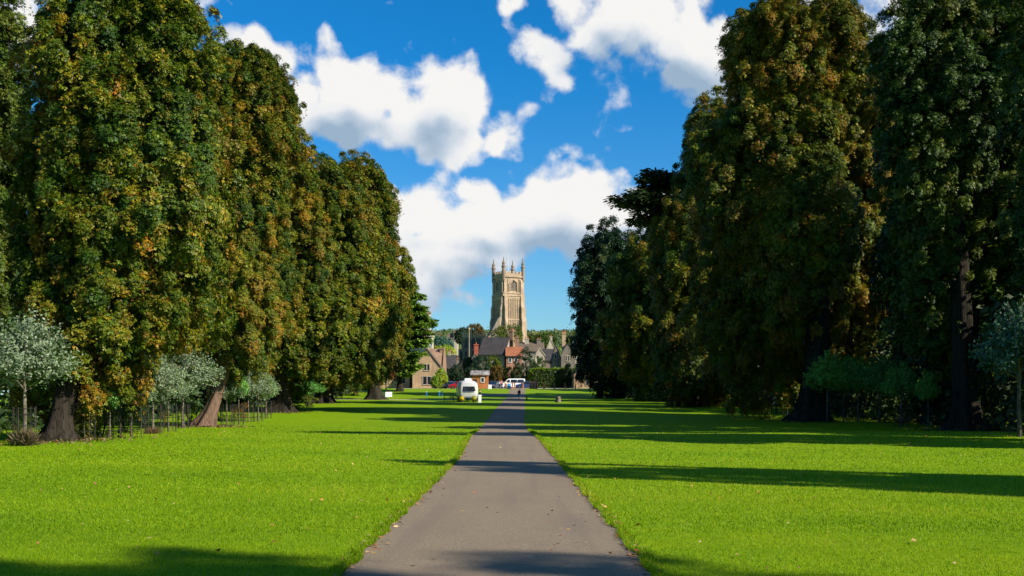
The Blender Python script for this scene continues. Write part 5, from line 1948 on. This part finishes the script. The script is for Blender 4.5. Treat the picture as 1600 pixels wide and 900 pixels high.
def guard_proto():
    """three or four stakes joined by wire rings round a sapling's stem"""
    root = thing('tree_guard', 'x', 'tree guard', (0, 0, 0))
    for k in range(4):
        a = math.pi / 4 + k * math.pi / 2
        MB().tube([(math.cos(a) * .42, math.sin(a) * .42, -.15), (math.cos(a) * .42, math.sin(a) * .42, 1.45)], .018, 6).build('stake', M['stake_wood'], root)
    for z in (.35, .75, 1.15, 1.40):
        MB().tube([(math.cos(t) * .43, math.sin(t) * .43, z) for t in np.linspace(0, 2 * math.pi, 17)], .010, 4).build('wire_ring', M['guard_wire'], root)
    for k in range(10):
        a = 2 * math.pi * k / 10
        MB().tube([(math.cos(a) * .435, math.sin(a) * .435, 0), (math.cos(a) * .435, math.sin(a) * .435, 1.5)], .007, 3).build('wire', M['guard_wire'], root)
    index_kids(root)
    return root


sap_s = [sapling_proto(401, 'silver', 1.9, 1.45, 2.6, 240, 46, .088, 'silver_leaf'), sapling_proto(402, 'silver', 1.9, 1.35, 2.4, 220, 44, .088, 'silver_leaf')]
sap_t = sapling_proto(405, 'teal', 1.8, 1.3, 2.3, 190, 36, .11, 'green_leaf', .45)  # teal leaf colours carry the shade this sapling stands in
sap_g = [sapling_proto(403, 'sap', 1.7, 1.0, 1.9, 130, 34, .11, 'green_leaf', .5), sapling_proto(404, 'sap', 1.8, 1.3, 2.3, 190, 36, .11, 'green_leaf', .5)]
guard = guard_proto()
GSL, GSR = 'staked saplings along the left lawn', 'staked saplings along the right lawn'
first_guard = [True]
def sapling(proto, col, row, wpx, top, fork, label, grp, Y=None, grd=True, glabel=None, gh=None):
    Y = Y or ray_y(row)
    x = wx(col, Y)
    z = gzs(x, Y)
    first = proto.name not in used
    used[proto.name] = 1
    o = proto if first else copy_tree(proto)
    stem, ch_ = {sap_s[0].name: (1.9, 2.6), sap_s[1].name: (1.9, 2.4), sap_g[0].name: (1.7, 1.9), sap_g[1].name: (1.8, 2.3), sap_t.name: (1.8, 2.3)}[proto.name]
    o.location = (x, Y, z)
    H_ = wz(top, Y) - z
    sxy = wpx * Y / FPX / 2.3
    o.scale = (sxy, sxy, H_ / (stem + ch_))
    o.rotation_euler = (0, 0, random.uniform(0, 6.28))
    tag(o, label, None, grp)
    if grd:
        g = guard if first_guard[0] else copy_tree(guard)
        first_guard[0] = False
        g.location = (x, Y, z)
        g.rotation_euler = (0, 0, random.uniform(0, 1.5))
        g.scale = (1, 1, (gh or 1.0))
        tag(g, 'wire guard of the ' + ' '.join(label.split()[:12]), None, 'wire guards round the saplings')


S = sap_s
for i, a in enumerate([
    (S[0], 38, 695, 130, 468, 625, 'nearest silver leaved sapling, cut by the left edge'),
    (sap_g[0], 132, 686, 44, 600, 640, 'thin dark leaved sapling right of the big chestnut trunk'),
    (sap_g[0], 172, 684, 50, 585, 635, 'green sapling between the dark thin one and the silver group'),
    (S[1], 205, 683, 66, 556, 632, 'silver sapling at the left end of the silver group'),
    (S[0], 239, 678, 84, 540, 628, 'silver sapling with a pale stem, second in the silver group'),
    (S[1], 263, 676, 60, 560, 628, 'shorter silver sapling in the middle of the silver group'),
    (S[0], 286, 671, 104, 524, 628, 'tallest silver sapling, just left of the leaning red trunk'),
    (S[1], 354, 661, 50, 572, 622, 'small silver sapling just right of the leaning red trunk'),
    (sap_g[0], 373, 657, 40, 566, 620, 'small mixed green sapling, second right of the red trunk'),
    (S[1], 388, 653, 46, 572, 620, 'small silver sapling, third right of the red trunk'),
    (S[0], 403, 652, 56, 568, 620, 'small rounded silver sapling, fourth right of the red trunk'),
    (sap_g[0], 416, 648, 40, 580, 620, 'small green sapling left of the second dark trunk'),
    (sap_g[1], 456, 640, 40, 596, 622, 'dark green sapling between the two dark trunks'),
    (sap_g[1], 482, 634, 50, 590, 618, 'pale stemmed sapling left of the two stemmed chestnut'),
]):
    sapling(*a[:7], GSL, Y=ray_y(a[2]) - (8.0 if 340 < a[1] < 420 else 0))
for a in [
    (sap_t, 1593, 684, 126, 455, 600, 'bluish green sapling at the right edge'),
    (sap_g[0], 1450, 668, 46, 572, 630, 'yellowing low sapling in a dark cage left of the thick trunk'),
    (sap_g[1], 1408, 661, 56, 556, 620, 'sapling with a broken stake and a pale tussock at its foot'),
    (sap_g[1], 1374, 656, 70, 548, 600, 'sapling with a pale stem in the shaded group on the right'),
    (sap_g[0], 1341, 655, 60, 552, 600, 'thin stemmed green sapling left of the pale stemmed one'),
    (sap_g[1], 1318, 654, 60, 548, 600, 'dark green sapling in the middle of the shaded group'),
    (sap_g[1], 1293, 655, 66, 540, 600, 'sapling next right of the wide flared trunk on the right'),
    (sap_g[0], 1230, 646, 44, 578, 608, 'caged sapling left of the wide flared trunk'),
    (sap_g[1], 1213, 641, 46, 572, 608, 'sapling with bright leaf tips, second left of the wide flared trunk'),
    (sap_g[0], 1199, 640, 40, 576, 606, 'narrow sapling, third left of the wide flared trunk'),
    (sap_g[0], 1186, 634, 40, 578, 606, 'sapling right behind the small flared trunk'),
    (sap_g[1], 1136, 630, 36, 584, 606, 'small shaded sapling left of the small flared trunk'),
]:
    sapling(*a[:7], GSR, Y=ray_y(a[2]) - (7.0 if 1150 < a[1] < 1430 else 0))

# dry tussocks at the feet of two saplings
def tussock(label, col, row, wpx, hpx, c0, seed):
    Y = ray_y(row)
    x = wx(col, Y)
    rg = np.random.default_rng(seed)
    n = 380
    k = Y / FPX
    base = rg.normal(0, .28, (n, 3)) * np.array([1, 1, 0]) * wpx * k
    d = norm_rows(np.stack([rg.normal(0, .35, n), rg.normal(0, .35, n), np.ones(n)], 1))
    col_ = np.array(c0) * rg.uniform(.6, 1.4, (n, 1))
    V, F, Cc = rhombus(base, rg.normal(0, 1, (n, 3)), d, hpx * k * rg.uniform(.5, 1, n), col_, rg, .06)
    me = np_mesh('dry_grass_clump', V, F, Cc)
    me.materials.append(M['dead_leaf'])
    o = link_mesh('dry_grass_clump', me)
    o.location = (x, Y, gzs(x, Y))
    tag(o, label, 'grass clump', 'dry grass clumps at the foot of saplings', None)
tussock('brown dry grass clump inside the guard of the nearest silver sapling', 42, 696, 14, 34, (.17, .12, .06), 1)
tussock('red brown dry grass clump at the foot of the pale stemmed silver sapling', 239, 678, 16, 14, (.20, .11, .06), 2)
tussock('pale straw coloured tussock beside the broken stake', 1414, 662, 12, 20, (.30, .23, .10), 3)

# ------------------------------------------------------------------ grass blades, edging and fallen leaves
def blades():
    rg = np.random.default_rng(500)
    P_, S_, K_ = [], [], []
    # density falls with distance: from the front edge of the view to 34 m
    for (y0, y1, n, h, w) in ((8.8, 13, 90000, .026, .0085), (13, 19, 80000, .032, .014), (19, 28, 60000, .036, .022), (28, 46, 50000, .038, .042), (46, 80, 30000, .035, .07)):
        y = rg.uniform(y0, y1, n)
        x = rg.uniform(-.55, .55, n) * y
        off = np.abs(x - path_c(y))
        keep = off > HALF + .015 * np.sin(y * 3)
        x, y = x[keep], y[keep]
        P_.append(np.stack([x, y, gz(x, y)], 1)); S_.append(np.full(len(x), h)); K_.append(np.full(len(x), w))
    # longer fringe leaning over the tarmac
    n = 26000
    y = 8.8 + 52 * rg.uniform(0, 1, n) ** 1.6
    sd = rg.choice([-1, 1], n)
    x = path_c(y) + sd * (HALF - .03 + np.abs(rg.normal(0, .05, n)) + .05 * np.sin(y * 4.1 + sd) * np.sin(y * 1.3))
    P_.append(np.stack([x, y, gz(x, y)], 1)); S_.append(.075 + .0006 * y); K_.append(.008 + .0006 * y)
    p, h, w = np.concatenate(P_), np.concatenate(S_), np.concatenate(K_)
    n = len(p)
    h = h * rg.uniform(.45, 1.25, n)
    a = rg.uniform(0, 6.283, n)
    s_ = np.stack([np.cos(a), np.sin(a), np.zeros(n)], 1) * w[:, None] * .5
    tip = p + np.stack([rg.normal(0, .45, n), rg.normal(0, .45, n), np.ones(n)], 1) * h[:, None]
    V = np.stack([p - s_, p + s_, tip], 1).reshape(-1, 3)
    V[:, 2] -= np.tile([.006, .006, 0], n)
    F = np.arange(n * 3).reshape(n, 3)
    pal = np.array([(.085, .170, .002), (.125, .225, .002), (.175, .285, .003), (.23, .31, .005), (.30, .28, .03)])
    q = np.clip(.42 + .20 * field3(p, .9, 7) + .16 * field3(p, .22, 8) + rg.normal(0, .17, n), 0, .999) * 5
    col = pal[q.astype(int)] * rg.uniform(.8, 1.2, (n, 1))
    me = np_mesh('grass', V, F, np.repeat(col, 3, axis=0))
    me.materials.append(M['grass_leaf'])
    tag(link_mesh('grass', me), 'short green grass blades of the lawn on both sides of the path', 'grass', None, 'stuff')
blades()


def fallen():
    rg = np.random.default_rng(510)
    n1 = 1500
    y1 = 8.8 + 60 * rg.uniform(0, 1, n1) ** 1.7
    sd = rg.choice([-1, 1], n1)
    x1 = path_c(y1) + sd * (HALF - rg.normal(.02, .06, n1))
    n2 = 700
    y2 = 9 + 70 * rg.uniform(0, 1, n2)
    x2 = rg.uniform(-.5, .5, n2) * y2
    n3 = 20
    y3 = rg.uniform(10, 16, n3)
    x3 = path_c(y3) + rg.normal(.75, .35, n3)
    x, y = np.concatenate([x1, x2, x3]), np.concatenate([y1, y2, y3])
    on = np.abs(x - path_c(y)) < HALF
    keep = np.ones(len(x), bool)
    z = gz(x, y) + np.where(on, .022, .05)
    p = np.stack([x, y, z], 1)
    n = len(p)
    pal = np.array([(.38, .17, .05), (.46, .28, .10), (.30, .10, .03), (.50, .36, .18), (.22, .10, .04)])
    col = pal[rg.integers(0, 5, n)] * rg.uniform(.7, 1.2, (n, 1))
    V, F, Cc = rhombus(p, np.array([0, 0, 1.0]) + rg.normal(0, .3, (n, 3)), rg.normal(0, 1, (n, 3)) * np.array([1, 1, .1]), rg.uniform(.03, .085, n) + .0006 * y, col, rg, .6)
    me = np_mesh('fallen_leaves', V, F, Cc)
    me.materials.append(M['dead_leaf'])
    tag(link_mesh('fallen_leaves', me), 'brown and yellow leaves lying along the path edges and on the lawn', 'leaves', None, 'stuff')
fallen()


def litter_rings():
    rg = np.random.default_rng(530)
    P_ = []
    for (x0, y0, r0) in ((-18.6, 42, 2.2), (wx(320, 68), 68, 2.2), (wx(437, 100), 100, 2.6), (wx(505, 131), 131, 2.6), (wx(1265, 80), 80, 3.0), (wx(1510, 64), 64, 2.6), (wx(1157, 112), 112, 2.4)):
        n = 900
        a, r_ = rg.uniform(0, 6.283, n), np.abs(rg.normal(0, r0 * .6, n)) + .4
        x, y = x0 + np.cos(a) * r_, y0 + np.sin(a) * r_
        P_.append(np.stack([x, y, gz(x, y) + rg.uniform(.02, .09, n)], 1))
    p = np.concatenate(P_)
    n = len(p)
    pal = np.array([(.16, .09, .04), (.24, .13, .05), (.10, .07, .04), (.12, .13, .03), (.20, .16, .07)])
    col = pal[rg.integers(0, 5, n)] * rg.uniform(.6, 1.2, (n, 1))
    V, F, Cc = rhombus(p, np.array([0, 0, 1.0]) + rg.normal(0, .4, (n, 3)), rg.normal(0, 1, (n, 3)) * np.array([1, 1, .1]), rg.uniform(.10, .22, n), col, rg, .6)
    me = np_mesh('leaf_litter', V, F, Cc)
    me.materials.append(M['dead_leaf'])
    tag(link_mesh('leaf_litter', me), 'brown leaf litter lying in rings round the feet of the old trees', 'leaf litter', None, 'stuff')
litter_rings()
